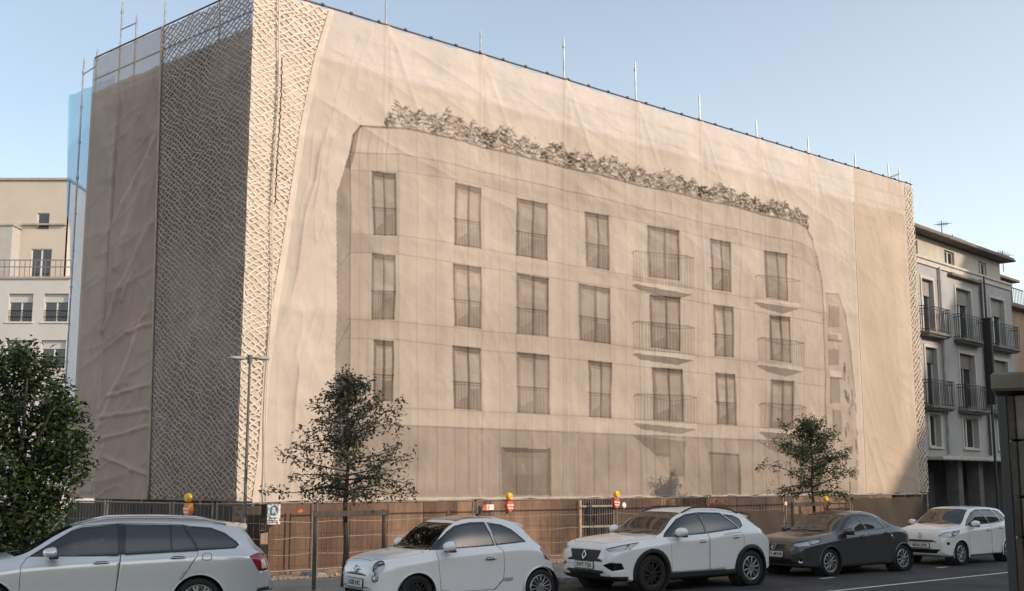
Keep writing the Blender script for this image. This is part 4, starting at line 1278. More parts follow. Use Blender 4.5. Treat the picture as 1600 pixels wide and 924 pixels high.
lampx(1291, 792, 'orange warning lamp half hidden beside the second tree trunk', ora, -.1)
qL = on_plane(301, 799, fc, NL) + NL * .1
lamp(qL, -DL, NL, 'orange bodied warning lamp above the silver estate car roof', ora, 0, 1.05)
# small tags and rags on the fence
def tagbox(x, y, w, h_, mt, label, cat, name, p=PFN - .06, rot=0.0, stripe=None):
    s_, z_ = at_p(x, y, p)
    m = MB(); ax_ = (D2 * math.cos(rot) + Z3 * math.sin(rot), N2, Z3 * math.cos(rot) - D2 * math.sin(rot))
    m.box(S(s_, p, z_), (w, .02, h_), ax_, ch=.006)
    if stripe:
        m.box(S(s_, p - .0, z_) - ax_[0] * (w * .32) , (w * .3, .03, h_ * 1.03), ax_, 1)
        m.box(S(s_, p - .0, z_) + ax_[0] * (w * .02) , (w * .1, .026, h_ * .7), ax_, 1)
    tag(m.build(name, [mt, stripe] if stripe else mt), label, cat)
tagbox(763, 793, .34, .13, wht, 'small red and white barrier board on fence behind the white hatchback', 'barrier board', 'barrier_board', stripe=red_)
tagbox(1227, 787, .16, .10, wht, 'little red and white tag on fence left of the second tree', 'tag', 'warning_tag', stripe=red_)
tagbox(1116, 786, .16, .12, red_, 'red reflector clipped to the fence above the crossover roof', 'reflector', 'reflector')
tagbox(469, 799, .12, .07, red_, 'small red clip on the fence right of the white sign', 'clip', 'clip', rot=.3)
s_, z_ = at_p(972, 790, PFN - .08)
m = MB(); m.lathe(S(s_, PFN - .12, z_), N2, [(0, .001), (0, .05), (.03, .085), (.05, .06), (.055, .001)], 10)
tag(m.build('rag', wht, smooth=True), 'white rag bundled on the fence right of the tilted lamp', 'rag')

# white sign with a blue disc
sg = empty('no_parking_sign', S(*[0, 0]))
p_ = PFN - .07
sA, zA = at_p(417, 820, p_); sB, zB2 = at_p(438.5, 788, p_)
sg.location = S((sA + sB) / 2, p_, zA); tag(sg, 'white notice with a blue disc fixed to the mesh fence by the estate car', 'sign')
m = MB(); m.box(S((sA + sB) / 2, p_, (zA + zB2) / 2), (sB - sA, .012, zB2 - zA), (D2, N2, Z3), ch=.004); child(sg, m, 'board', mat('sign_white', (0.66, 0.64, 0.60), .5, var=.05))
cz = zA + (zB2 - zA) * .68
cs = (sA + sB) / 2
m = MB(); m.lathe(S(cs, p_ - .007, cz), N2, [(0, .001), (.003, .001), (.003, .104), (0, .104)], 32); child(sg, m, 'blue_disc', mat('sign_blue', (0.07, 0.20, 0.27), .5, var=.1))
for tx, sz, dz, bold in (('R', .165, 0, .004), ('ZONA DE OBRAS', .034, -.15, .001), ('NO APARCAR', .034, -.195, .001), ('GRUA', .034, -.235, .001)):
    mm = wht if tx == 'R' else mat('sign_ink', (0.10, 0.12, 0.14), .6)
    if tx != 'R':
        m = MB()
        for q in range({-0.15: 3, -.195: 5, -.235: 4}[dz]):
            w_ = (.05, .035, .045, .03, .04)[q]; m.box(S(cs - .105 + q * .055 + w_ / 2, p_ - .009, cz + dz), (w_, .003, .018), (D2, N2, Z3))
        child(sg, m, 'print_line', mm)
    else:
        o = text_mesh(tx, sz, basis(D2, Z3, N2, S(cs, p_ - .0125, cz)), mm, 'symbol', depth=.001, bold=bold)
        o.parent = sg; o.matrix_parent_inverse = Matrix.Translation(-sg.location)

# ================================================================== street furniture
# street lamp
p_ = 20.6
s_, zt_ = at_p(390.5, 560, p_)
lp = empty('street_lamp', S(s_, p_, .12)); tag(lp, 'thin double-armed street lamp in front of the lattice netting corner', 'street lamp')
galv = mat('lamp_steel', (0.11, 0.11, 0.115), .5, metal=.4, var=.15)
m = MB(); m.tube([S(s_, p_, .12), S(s_, p_, 1.1), S(s_, p_, 1.15), S(s_, p_, zt_)], [.042, .04, .033, .022], 10); child(lp, m, 'pole', galv, smooth='angle')
m = MB(); m.tube([S(s_, p_, zt_ - .1), S(s_, p_, zt_ + .06)], .05, 10); m.tube([S(s_ - .2, p_, zt_ - .01), S(s_ + .2, p_, zt_ + .02)], .02, 8); child(lp, m, 'bracket', galv)
for sg_ in (-1, 1):
    m = MB(); c = S(s_ + sg_ * .26, p_, zt_ + sg_ * .015)
    prof = [(-.16, .02), (-.12, .045), (.05, .06), (.14, .045), (.17, .01)]
    vs = []; n = 10
    for (h_, r_) in prof:
        for k in range(n):
            a = 2 * math.pi * k / n
            vs.append(c + D2 * (h_ * sg_) + N2 * (math.cos(a) * r_ * 1.3) + Z3 * (math.sin(a) * r_ * .7))
    m.add(vs, [(i * n + k, i * n + (k + 1) % n, (i + 1) * n + (k + 1) % n, (i + 1) * n + k) for i in range(4) for k in range(n)] + [tuple(range(n)), tuple(range(4 * n, 5 * n))])
    child(lp, m, 'lamp_head', mat('lamp_head', (0.30, 0.29, 0.27), .5), smooth=True)

# black street pole with a tall narrow board at the right
Fp = 23.4
s_, z1 = at_p(1537, 432, Fp)
sbp = empty('sign_column', S(s_, Fp, .12)); tag(sbp, 'black pole carrying a tall narrow black board in front of the grey townhouse', 'sign column')
m = MB(); m.tube([S(s_, Fp, .12), S(s_, Fp, 1.0), S(s_, Fp, z1)], [.07, .055, .04], 10); child(sbp, m, 'pole', iron, smooth='angle')
zb_, zt_ = at_p(1545, 632, Fp)[1], at_p(1540, 500, Fp)[1]
m = MB(); m.box(S(s_ + .04, Fp, (zb_ + zt_) / 2), (.16, .34, zt_ - zb_), (D2, N2, Z3), ch=.03); bo = child(sbp, m, 'board', mat('black_board', (0.012, 0.012, 0.013), .6))
m = MB(); m.box(S(s_ + .04, Fp, zt_ + .05), (.2, .38, .08), (D2, N2, Z3), ch=.02); child(sbp, m, 'board_cap', iron)

# timber kiosk at the right edge, close to the viewpoint
Fk = Front(Vector(on_plane(1590, 900, Vector((0, 9.0, 0)), Vector((0, 1, 0)))), Vector((math.cos(R(24)), -math.sin(R(24)), 0)), Vector((-math.sin(R(24)), -math.cos(R(24)), 0)))
Fk.o.z = 0
kx = Fk.o.x
kk = empty('street_kiosk', Fk.P(1.0, -1, 0)); tag(kk, 'dark weathered plank kiosk with a black corner post at the right edge', 'kiosk')
planks = [mat('plank_a', (0.085, 0.072, 0.058), .85, col2=(0.17, 0.148, 0.12), scale=2.5, stretch=(.2, 1, 1), detail=9, bump=.3), mat('plank_b', (0.065, 0.056, 0.046), .85, col2=(0.14, 0.122, 0.10), scale=2.5, stretch=(.2, 1, 1), detail=9, bump=.3)]
topz = on_plane(1575, 583, Vector((0, 9.0, 0)), Vector((0, 1, 0))).z
zz_ = .1
i = 0
while zz_ < topz - .2:
    hgt = (.30, .42, .36, .5)[i % 4]
    hgt = min(hgt, topz - .16 - zz_)
    m = MB(); Fk.slab(m, .06, 2.6, -.06, 0 - .004 * (i % 2), zz_, zz_ + hgt - .014, ch=.008); child(kk, m, 'plank', planks[i % 2])
    m = MB(); m.box(Fk.P(.03, -1.1, zz_ + hgt / 2 - .007), (.05, 2.1, hgt - .014), Fk.ax, ch=.008); child(kk, m, 'plank', planks[(i + 1) % 2])
    zz_ += hgt; i += 1
m = MB(); Fk.slab(m, .08, 2.6, -2.2, -.07, .1, topz - .2); child(kk, m, 'core', dark_m)
m = MB(); m.box(Fk.P(-.03, .0, topz / 2 - .08), (.07, .07, topz - .18), Fk.ax, ch=.01); child(kk, m, 'corner_post', iron)
m = MB(); Fk.slab(m, -.1, 2.7, -2.3, .08, topz - .14, topz, ch=.02); child(kk, m, 'roof', planks[0])

# ================================================================== trees
bark = mat('bark', (0.045, 0.038, 0.030), .9, var=.35, scale=14, bump=.6, bscale=30, stretch=(1, 1, .25))
def mat_leaf(name, c, c2, tr=.25):
    if name in MATS: return MATS[name]
    m, nt, b_ = nodes_of(name); N, L = nt.nodes, nt.links
    out = [n for n in N if n.type == 'OUTPUT_MATERIAL'][0]
    g = N.new('ShaderNodeNewGeometry'); rp = N.new('ShaderNodeValToRGB')
    rp.color_ramp.elements[0].color = (*c, 1); rp.color_ramp.elements[1].color = (*c2, 1)
    L.new(g.outputs['Random Per Island'], rp.inputs[0]); L.new(rp.outputs[0], b_.inputs['Base Color'])
    b_.inputs['Roughness'].default_value = .45; b_.inputs['Specular IOR Level'].default_value = .4
    t = N.new('ShaderNodeBsdfTranslucent'); L.new(rp.outputs[0], t.inputs[0])
    mx = N.new('ShaderNodeMixShader'); mx.inputs[0].default_value = tr
    L.new(b_.outputs[0], mx.inputs[1]); L.new(t.outputs[0], mx.inputs[2]); L.new(mx.outputs[0], out.inputs[0])
    MATS[name] = m; return m

def leaf(m, c, L, w, rr, droop=-.2):
    d = Vector((rr.gauss(0, 1), rr.gauss(0, 1), rr.gauss(0, .6) + droop)).normalized()
    s = d.cross(Vector((rr.gauss(0, .5), rr.gauss(0, .5), 1))).normalized(); n = s.cross(d)
    p0, p3 = c, c + d * L - n * (L * .12)
    q = c + d * (L * .45) + n * (L * .06)
    m.add([p0, q + s * w, p3, q - s * w, c + d * (L * .5) - n * .004], [(0, 1, 4), (1, 2, 4), (2, 3, 4), (3, 0, 4)])

def street_tree(name, base, height, crown0, prof, seed, label, leafm, lsize, nlimb=46, twig=7, lpt=10, low=None, sx=1.0, grp=None):
    """prof(t): crown half width for t in 0 (lowest limb) .. 1 (top)"""
    rr = random.Random(seed)
    base = Vector(base)
    root = empty(name, base); tag(root, label, 'tree', grp)
    tk = MB(); lf = MB()
    pts = [base + Vector((math.sin(k * 1.3 + seed) * .02, math.cos(k * 1.7) * .02, height * .97 * k / 12)) for k in range(13)]
    tk.tube(pts, [.055 * (1 - .85 * k / 12) + .005 for k in range(13)], 8)
    for i in range(nlimb):
        t = ((i + .5) / nlimb) ** .9
        z_ = crown0 + (height - crown0) * t * .97
        az_ = i * 2.39996 + rr.uniform(-.4, .4)
        ln = prof(t) * rr.uniform(.62, 1.06)
        if rr.random() < .12: ln *= .6
        up_ = .10 + .75 * t + rr.uniform(-.15, .2)
        p = base + Vector((0, 0, z_ - (.25 + .1 * t) * ln * .5))
        dr = Vector((math.cos(az_) * sx, math.sin(az_), up_)).normalized()
        pl = [p]; n = 6
        for k in range(n):
            dr = (dr + Vector((rr.gauss(0, .12), rr.gauss(0, .12), rr.gauss(0, .1) - .04))).normalized()
            pl.append(pl[-1] + dr * (ln / n))
        tk.tube(pl, [.018 * (1 - .8 * k / n) * (1.2 - .6 * t) for k in range(n + 1)], 5, cap=False)
        for k in range(1, n + 1):
            for q in range(twig if k > 1 else twig // 2):
                c = pl[k] + Vector((rr.gauss(0, .10), rr.gauss(0, .10), rr.gauss(0, .075)))
                if rr.random() < .35: tk.tube([pl[k], c], .004, 3, cap=False)
                if rr.random() < .16: continue
                for e in range(lpt):
                    leaf(lf, c + Vector((rr.gauss(0, .05), rr.gauss(0, .05), rr.gauss(0, .04))), lsize * rr.uniform(.7, 1.25), lsize * .27, rr)
    for (dx, z_, ln) in (low or []):
        p = base + Vector((0, 0, z_)); dirn = Vector((1, .15, .05)) * (1 if dx > 0 else -1)
        pl = [p + Vector((dirn.x * ln * k / 6, dirn.y * ln * k / 6, .05 * math.sin(k))) for k in range(7)]
        tk.tube(pl, [.014 * (1 - .1 * k) for k in range(7)], 5)
        for k in (5, 6):
            for q in range(7):
                c = pl[k] + Vector((rr.gauss(0, .09), rr.gauss(0, .06), rr.gauss(0, .06)))
                for e in range(lpt - 2): leaf(lf, c + Vector((rr.gauss(0, .04), rr.gauss(0, .04), rr.gauss(0, .04))), lsize, lsize * .27, rr)
    child(root, tk, 'trunk', bark, smooth='angle'); 
    o_ = lf.build('crown', leafm, recalc=False); o_.parent = root; o_.matrix_parent_inverse = Matrix.Translation(-root.location)
    return root
leaf_dark = mat_leaf('leaf_dark', (0.030, 0.036, 0.024), (0.075, 0.082, 0.055), .25)
leaf_green = mat_leaf('leaf_green', (0.030, 0.046, 0.02), (0.085, 0.11, 0.05), .25)
leaf_lush = mat_leaf('leaf_lush', (0.016, 0.030, 0.009), (0.065, 0.095, 0.030), .22)
PT = 19.2
s_, z1 = at_p(545, 592, PT); _, zc = at_p(545, 765, PT)
T1 = S(s_, PT, .12)
street_tree('street_tree', T1, z1 - .12, zc - .25, lambda t: (.25 + 1.12 * min(1, (1 - t) * 2.1) ** .8) * (.66 + .34 * min(1, t / .3)), 5,
            'dark leaved young tree tied between stakes left of the small white car', leaf_dark, .085, nlimb=46, twig=4, lpt=8, low=[(-1, zc - .14, 1.42), (1, zc - .16, 1.25)])
s_, z1 = at_p(1266, 662, PT); _, zc = at_p(1266, 765, PT)
T2 = S(s_, PT, .12)
street_tree('street_tree', T2, z1 - .12, zc - .2, lambda t: (.45 + 1.05 * min(1, (1 - t) * 2.0)) * (.8 + .2 * min(1, t / .2)), 9,
            'greener young tree behind the dark grey hatchback', leaf_green, .085, nlimb=36, twig=5, lpt=8)
def stake_frame(c, s0, s1, p, z1, label):
    r_ = empty('tree_stakes', S((s0 + s1) / 2, p, .12)); tag(r_, label, 'tree stakes', 'timber stakes holding the young trees')
    wd = mat('stake_wood', (0.06, 0.052, 0.042), .85, var=.3, scale=9, stretch=(1, 1, .2))
    for s_ in (s0, s1):
        m = MB(); m.tube([S(s_, p, .1), S(s_, p, z1 + .03)], .038, 9); child(r_, m, 'stake', wd, smooth='angle')
    m = MB(); m.box(S((s0 + s1) / 2, p - .05, z1 - .03), (s1 - s0 + .14, .03, .10), (D2, N2, Z3), ch=.006); child(r_, m, 'crossbar', wd)
    m = MB(); m.lathe(S(c.dot(D2), p + .2, z1 - .03), Z3, [(-.03, .07), (.03, .07), (.03, .078), (-.03, .078), (-.03, .07)], 14); child(r_, m, 'tie', iron)
zs_ = at_p(545, 800, PT - .25)[1]
stake_frame(T1, at_p(493, 805, PT - .25)[0], at_p(600, 805, PT - .25)[0], PT - .25, zs_, 'weathered timber stakes and crossbar round the dark tree beside the small white car')
zs_ = at_p(1266, 786, PT - .25)[1]
stake_frame(T2, at_p(1238, 790, PT - .25)[0], at_p(1293, 790, PT - .25)[0], PT - .25, zs_, 'timber stakes round the greener tree behind the grey hatchback')

# dense broadleaf at the left edge
def dense_tree(base, clumps, seed, label, leafm, lsize, n_per):
    rr = random.Random(seed); base = Vector(base)
    root = empty('broadleaf_tree', base); tag(root, label, 'tree')
    tk, lf = MB(), MB()
    tk.tube([base, base + Vector((.05, 0, .9)), base + Vector((.02, .05, 1.8))], [.13, .10, .07], 9)
    for (c, r_) in clumps:
        c = base + Vector(c)
        st = base + Vector((.02, .05, min(1.7, c.z * .45)))
        tk.tube([st, (st + c) / 2 + Vector((0, 0, .15)), c], [.05, .03, .012], 6)
        for k in range(int(n_per * r_ * r_)):
            d = Vector((rr.gauss(0, 1), rr.gauss(0, 1), rr.gauss(0, 1))).normalized()
            rad = r_ * (rr.random() ** .33) * rr.uniform(.82, 1.1)
            cc = c + Vector((d.x * rad, d.y * rad, d.z * rad * .85))
            for e in range(5):
                leaf(lf, cc + Vector((rr.gauss(0, .05), rr.gauss(0, .05), rr.gauss(0, .05))), lsize * rr.uniform(.7, 1.3), lsize * .26, rr, .1)
    child(root, tk, 'trunk', bark, smooth='angle')
    o_ = lf.build('crown', leafm, recalc=False); o_.parent = root; o_.matrix_parent_inverse = Matrix.Translation(-root.location)
TBY = 21.0
def tp(x, y, dy=0): return on_plane(x, y, Vector((0, TBY + dy, 0)), Vector((0, 1, 0)))
tb = tp(20, 850); tb.z = .12
rr = random.Random(2)
cl = []
for (x, y, r_) in ((15, 600, .62), (60, 590, .5), (-25, 570, .55), (45, 560, .35), (20, 550, .28), (90, 660, .55), (40, 680, .75), (-30, 660, .8), (118, 690, .36), (100, 640, .34), (75, 740, .6), (20, 760, .75), (110, 730, .35), (-40, 760, .7),
                   (60, 800, .55), (85, 790, .38), (0, 820, .6), (40, 840, .4), (-50, 840, .6), (100, 700, .4), (92, 615, .3), (-70, 620, .7), (-90, 720, .8), (75, 830, .32), (5, 860, .45)):
    q = tp(x, y, rr.uniform(-.5, .5)); cl.append((tuple(q - tb), r_))
dense_tree(tb, cl, 6, 'dense dark green broadleaf tree at the left edge behind the estate car', leaf_lush, .125, 430)

# ================================================================== cars
def pchip(tab):
    X = [float(t[0]) for t in tab]; Y = [float(t[1]) for t in tab]; n = len(X)
    h_ = [X[i + 1] - X[i] for i in range(n - 1)]; dl = [(Y[i + 1] - Y[i]) / h_[i] for i in range(n - 1)]
    m = [0.0] * n
    m[0], m[-1] = dl[0], dl[-1]
    for i in range(1, n - 1):
        if dl[i - 1] * dl[i] <= 0: m[i] = 0.0
        else:
            w1, w2 = 2 * h_[i] + h_[i - 1], h_[i] + 2 * h_[i - 1]
            m[i] = (w1 + w2) / (w1 / dl[i - 1] + w2 / dl[i])
    def f(x):
        x = min(max(x, X[0]), X[-1]); i = 0
        while i < n - 2 and x > X[i + 1]: i += 1
        t = (x - X[i]) / h_[i]; t2, t3 = t * t, t * t * t
        return (2 * t3 - 3 * t2 + 1) * Y[i] + (t3 - 2 * t2 + t) * h_[i] * m[i] + (-2 * t3 + 3 * t2) * Y[i + 1] + (t3 - t2) * h_[i] * m[i + 1]
    return f

def catmull(P, sub):
    out = []
    n = len(P)
    for i in range(n - 1):
        p0, p1, p2, p3 = P[max(i - 1, 0)], P[i], P[i + 1], P[min(i + 2, n - 1)]
        for k in range(sub[i]):
            t = k / sub[i]
            q = []
            for c in range(2):
                m1 = (p2[c] - p0[c]) * .42; m2 = (p3[c] - p1[c]) * .42
                t2, t3 = t * t, t ** 3
                q.append((2 * t3 - 3 * t2 + 1) * p1[c] + (t3 - 2 * t2 + t) * m1 + (-2 * t3 + 3 * t2) * p2[c] + (t3 - t2) * m2)
            out.append((max(0.0, q[0]), q[1]))
    out.append(P[-1])
    return out

def inset(poly, dlt):
    """shrink a simple polygon [(a,b)] by dlt"""
    A = sum(poly[i][0] * poly[(i + 1) % len(poly)][1] - poly[(i + 1) % len(poly)][0] * poly[i][1] for i in range(len(poly)))
    sg = 1 if A > 0 else -1
    n = len(poly); out = []
    for i in range(n):
        p0, p1, p2 = Vector(poly[i - 1]), Vector(poly[i]), Vector(poly[(i + 1) % n])
        d0, d1 = (p1 - p0).normalized(), (p2 - p1).normalized()
        n0, n1 = Vector((-d0.y, d0.x)) * sg, Vector((-d1.y, d1.x)) * sg
        k = 1 + n0.dot(n1)
        out.append(tuple(p1 + (n0 + n1) * (dlt / max(.3, k))))
    return out

def in_poly(q, poly):
    c = False; n = len(poly); x, y = q
    for i in range(n):
        x0, y0 = poly[i]; x1, y1 = poly[(i + 1) % n]
        if (y0 > y) != (y1 > y) and x < (x1 - x0) * (y - y0) / (y1 - y0) + x0: c = not c
    return c

def smooth_poly(poly, it=2):
    """round the corners of a polygon"""
    for _ in range(it):
        q = []
        n = len(poly)
        for i in range(n):
            a, b_ = poly[i], poly[(i + 1) % n]
            q.append((a[0] * .78 + b_[0] * .22, a[1] * .78 + b_[1] * .22)); q.append((a[0] * .22 + b_[0] * .78, a[1] * .22 + b_[1] * .78))
        poly = q
    return poly

black_pl = mat('black_plastic', (0.016, 0.016, 0.017), .55)
gloss_bk = mat('gloss_black', (0.008, 0.008, 0.009), .12, coat=.5)
seam_m = mat('shut_line', (0.012, 0.012, 0.012), .8)
liner = mat('cabin_liner', (0.025, 0.024, 0.023), .9)
rubber = mat('tyre_rubber', (0.014, 0.014, 0.014), .85, bump=.2, bscale=60)
chrome = mat('chrome', (0.62, 0.62, 0.62), .12, metal=1.0)
alloy = mat('alloy', (0.42, 0.42, 0.43), .32, metal=.85, var=.12, scale=9)
alloy_dk = mat('alloy_dark', (0.035, 0.034, 0.034), .4, metal=.5)
glass_c = mat_glass('car_glass', (0.55, 0.57, 0.56), 2.1)
glass_t = mat_glass('car_glass_tinted', (0.26, 0.28, 0.28), 2.2)
lens_m = mat_glass('lamp_glass', (0.95, 0.96, 0.97), 1.38)
lamp_in = mat('lamp_reflector', (0.62, 0.63, 0.64), .4, metal=.15)
tail_r = mat('tail_red', (0.22, 0.012, 0.010), .15, coat=.6, var=.2, scale=20)
tail_w = mat('tail_clear', (0.55, 0.50, 0.48), .15, coat=.6)
plate_m = mat('plate_white', (0.55, 0.55, 0.52), .5)
plate_k = mat('plate_ink', (0.02, 0.02, 0.022), .6)
seat_m = mat('seat_cloth', (0.045, 0.043, 0.042), .9, var=.2, scale=9)
def paint(name, col, metal=0.0, rough=.32):
    return mat(name, col, rough, metal=metal, coat=.8, var=.035, scale=1.1, spec=.45)

def make_car(spec):
    L, HW = spec['L'], spec['W'] / 2
    T = {k: pchip(spec[k]) for k in ('zb', 'zs', 'zr', 'zt', 'wm', 'ws', 'wt')}
    root = empty('parked_car', (0, 0, 0))
    # ---- loft
    xs = [0.0]
    x = 0.0
    while x < L - 1e-6:
        e = min(x, L - x)
        x += 0.006 if e < .03 else 0.012 if e < .1 else 0.022 if e < .35 else .034
        xs.append(min(x, L))
    sub = [3, 3, 3, 5, 6, 2, 4, 2, 5, 5, 3, 3, 4]
    bm = bmesh.new()
    rings = []
    for x in xs:
        zb, zs, zr, zt, wm, ws, wt = (T[k](x) for k in ('zb', 'zs', 'zr', 'zt', 'wm', 'ws', 'wt'))
        h_ = zs - zb; c = zt - zr
        gh = max(0, zr - zs)
        P = [(0, zb), (wm * .80, zb), (wm * .955, zb + .045 * min(1, h_ / .3)), (wm * .972, zb + .12 * h_), (wm * .984, zb + .45 * h_), (wm, zs - min(.115, .30 * h_)), (wm * .72 + ws * .28, zs - min(.080, .21 * h_)),
             (ws, zs), (ws - .018 * min(1, gh / .1), zs + .02 * min(1, gh / .1)),
             ((ws + wt) / 2 + .022 * min(1, gh / .3), (zs + zr) / 2 + .01 * min(1, gh / .3)), (wt, zr), (wt * .84, zr + .55 * c), (wt * .48, zr + .88 * c), (0, zt)]
        row = catmull(P, sub)
        half = [bm.verts.new((x, y, z_)) for y, z_ in row]
        oth = [half[0]] + [bm.verts.new((x, -y, z_)) for y, z_ in row[1:-1]] + [half[-1]]
        rings.append((half, oth))
    nr_ = len(rings[0][0])
    for i in range(len(xs) - 1):
        for k in range(nr_ - 1):
            for sd in (0, 1):
                A, B = rings[i][sd], rings[i + 1][sd]
                q = [A[k], A[k + 1], B[k + 1], B[k]]
                q = list(dict.fromkeys(q))
                try: bm.faces.new(q if sd == 0 else q[::-1])
                except ValueError: pass
    for (ri, rev) in ((0, False), (len(xs) - 1, True)):
        h0, o0 = rings[ri]
        for k in range(nr_ - 1):
            q = list(dict.fromkeys([h0[k], o0[k], o0[k + 1], h0[k + 1]]))
            if len(q) > 2:
                try: bm.faces.new(q[::-1] if rev else q)
                except ValueError: pass
    bmesh.ops.remove_doubles(bm, verts=bm.verts, dist=1e-5)
    bmesh.ops.recalc_face_normals(bm, faces=bm.faces)
    grp = bm.faces.layers.int.new('g')
    names = ['body']
    def gid(n):
        if n not in names: names.append(n)
        return names.index(n)
    lay = {}
    def region(nm, poly3, n, filt, only=(0,), margin=.06, seam=None):
        """cut the shell along a polygon seen along direction n and claim the faces inside"""
        n = Vector(n).normalized()
        a = n.cross(Vector((0, 0, 1)))
        a = a.normalized() if a.length > .01 else Vector((1, 0, 0))
        b_ = a.cross(n)
        p2 = [(Vector(p).dot(a), Vector(p).dot(b_)) for p in poly3]
        for pass_, pp in enumerate([p2] if not seam else [p2, inset(p2, seam)]):
            lo = (min(p[0] for p in pp) - margin, min(p[1] for p in pp) - margin); hi = (max(p[0] for p in pp) + margin, max(p[1] for p in pp) + margin)
            near = {}
            for f in bm.faces:
                if f[grp] not in only and not (pass_ == 1 and f[grp] == gid('seam')): continue
                c = f.calc_center_median(); u_, v_ = c.dot(a), c.dot(b_)
                if lo[0] < u_ < hi[0] and lo[1] < v_ < hi[1] and filt(c, f.normal): near[f] = (u_, v_)
            for i in range(len(pp)):
                e0, e1 = pp[i], pp[(i + 1) % len(pp)]
                em = ((e0[0] + e1[0]) / 2, (e0[1] + e1[1]) / 2); el = math.hypot(e1[0] - e0[0], e1[1] - e0[1]) / 2 + .05
                if el < .0502: continue
                fs = [f for f, q in near.items() if math.hypot(q[0] - em[0], q[1] - em[1]) < el]
                if not fs: continue
                co = a * e0[0] + b_ * e0[1]; t = a * (e1[0] - e0[0]) + b_ * (e1[1] - e0[1])
                gs = set(fs)
                for f in fs: gs.update(f.edges); gs.update(f.verts); del near[f]
                rt_ = bmesh.ops.bisect_plane(bm, geom=list(gs), dist=1e-5, plane_co=co, plane_no=t.cross(n))
                new = set(g for g in rt_['geom'] if isinstance(g, bmesh.types.BMFace)) | set(f for f in fs if f.is_valid)
                for g in rt_['geom_cut']:
                    if isinstance(g, bmesh.types.BMEdge): new.update(g.link_faces)
                for f in new:
                    c = f.calc_center_median(); near[f] = (c.dot(a), c.dot(b_))
            g_ = gid(nm)
            for f, q in near.items():
                if f[grp] not in only and not (pass_ == 1 and f[grp] == gid('seam')): continue
                if in_poly(q, pp):
                    f[grp] = gid('seam') if (seam and pass_ == 0) else g_
            if seam and pass_ == 0: only = tuple(set(only) | {gid('seam')})
    gid('seam')
    left = lambda c, nn: c.y > .25 and nn.y > .12
    right = lambda c, nn: c.y < -.25 and nn.y < -.12
    top = lambda c, nn: nn.z > .12 and abs(c.y) < HW
    sidep = lambda pts: [(p[0], 0, p[1]) for p in pts]
    rw = spec['rw']; axles = spec['axles']; ra = rw + spec.get('arch', .045)
    arch_polys = []
    for xa in axles:
        circ = [(xa + ra * math.cos(2 * math.pi * k / 30), 0, rw + ra * math.sin(2 * math.pi * k / 30)) for k in range(30)]
        for flt in (lambda c, nn: c.y > .45, lambda c, nn: c.y < -.45):
            region('arch', circ, (0, 1, 0), flt)
        if spec.get('cladding'):
            rc = ra + spec['cladding']
            circ2 = [(xa + rc * math.cos(2 * math.pi * k / 30), 0, rw + rc * math.sin(2 * math.pi * k / 30)) for k in range(30)]
            region('cladding', circ2, (0, 1, 0), left); region('cladding', circ2, (0, 1, 0), right)
    if spec.get('sill'):
        zc = spec['sill']
        P_ = [(axles[0], 0, .05), (axles[1], 0, .05), (axles[1], 0, zc), (axles[0], 0, zc)]
        region('cladding', P_, (0, 1, 0), lambda c, nn: c.y > .4); region('cladding', P_, (0, 1, 0), lambda c, nn: c.y < -.4)
    # lamps, grille and intakes, cut along their own view directions
    for (nm, pts, n, both) in spec['cuts']:
        n = Vector(n)
        fl = (lambda c, nn, n=n: nn.dot(n) > .15 and (c - Vector((L / 2, 0, .6))).dot(n) > 0)
        region(nm, pts, n, fl)
        if both:
            n2 = Vector((n.x, -n.y, n.z)); fl2 = (lambda c, nn, n=n2: nn.dot(n) > .15 and (c - Vector((L / 2, 0, .6))).dot(n) > 0)
            region(nm + '_b', [(p[0], -p[1], p[2]) for p in pts], n2, fl2)
    # windscreen and rear window from above
    w0, w1 = spec['screen']
    scr_ = []
    n_ = 7
    def edge(x0, x1, mrg):
        return [(x0 + (x1 - x0) * k / n_, T['wt'](x0 + (x1 - x0) * k / n_) - mrg) for k in range(n_ + 1)]
    Ea = edge(w0, w1, .045)
    bow = spec.get('bow', .10)
    front_curve = [(w0 - bow * (1 - (y / Ea[0][1]) ** 2), y) for y in np.linspace(Ea[0][1], -Ea[0][1], 9)]
    top_curve = [(w1 - .05 * (1 - (y / Ea[-1][1]) ** 2), y) for y in np.linspace(-Ea[-1][1], Ea[-1][1], 7)]
    poly = front_curve + [(x_, -y) for x_, y in Ea[1:-1]] + top_curve + [(x_, y) for x_, y in Ea[1:-1]][::-1]
    region('screen_surround', [(x_, y, 0) for x_, y in poly], (0, 0, 1), lambda c, nn: nn.z > .15 and c.z > T['zs'](min(max(w0, c.x), w1)) - .08)
    pi_ = [tuple(p) for p in inset(poly, .022)]
    region('windscreen', [(x_, y, 0) for x_, y in pi_], (0, 0, 1), lambda c, nn: nn.z > .15 and c.z > T['zs'](min(max(w0, c.x), w1)) - .08, only=(gid('screen_surround'),))
    if spec.get('rear_window'):
        r0, r1, ym = spec['rear_window']
        region('rear_window', [(r0, -ym * .88, 0), (r1, -ym, 0), (r1, ym, 0), (r0, ym * .88, 0)], (0, 0, 1), lambda c, nn: nn.z > .1 and c.z > .8)
    if spec.get('glass_roof'):
        r0, r1, ym = spec['glass_roof']
        region('glass_roof', [(r0, -ym, 0), (r1, -ym, 0), (r1, ym, 0), (r0, ym, 0)], (0, 0, 1), lambda c, nn: nn.z > .5 and c.z > 1.2)
    # side glass
    for (nm, pts) in spec['glass']:
        pts = smooth_poly(pts, 1) if spec.get('round_glass', True) else pts
        fr_ = inset(pts, -.022)
        for sd, flt in ((1, left), (-1, right)):
            region('window_surround', sidep(fr_), (0, 1, 0), flt)
            region(nm + ('' if sd > 0 else '_b'), sidep(pts), (0, 1, 0), flt, only=(gid('window_surround'),))
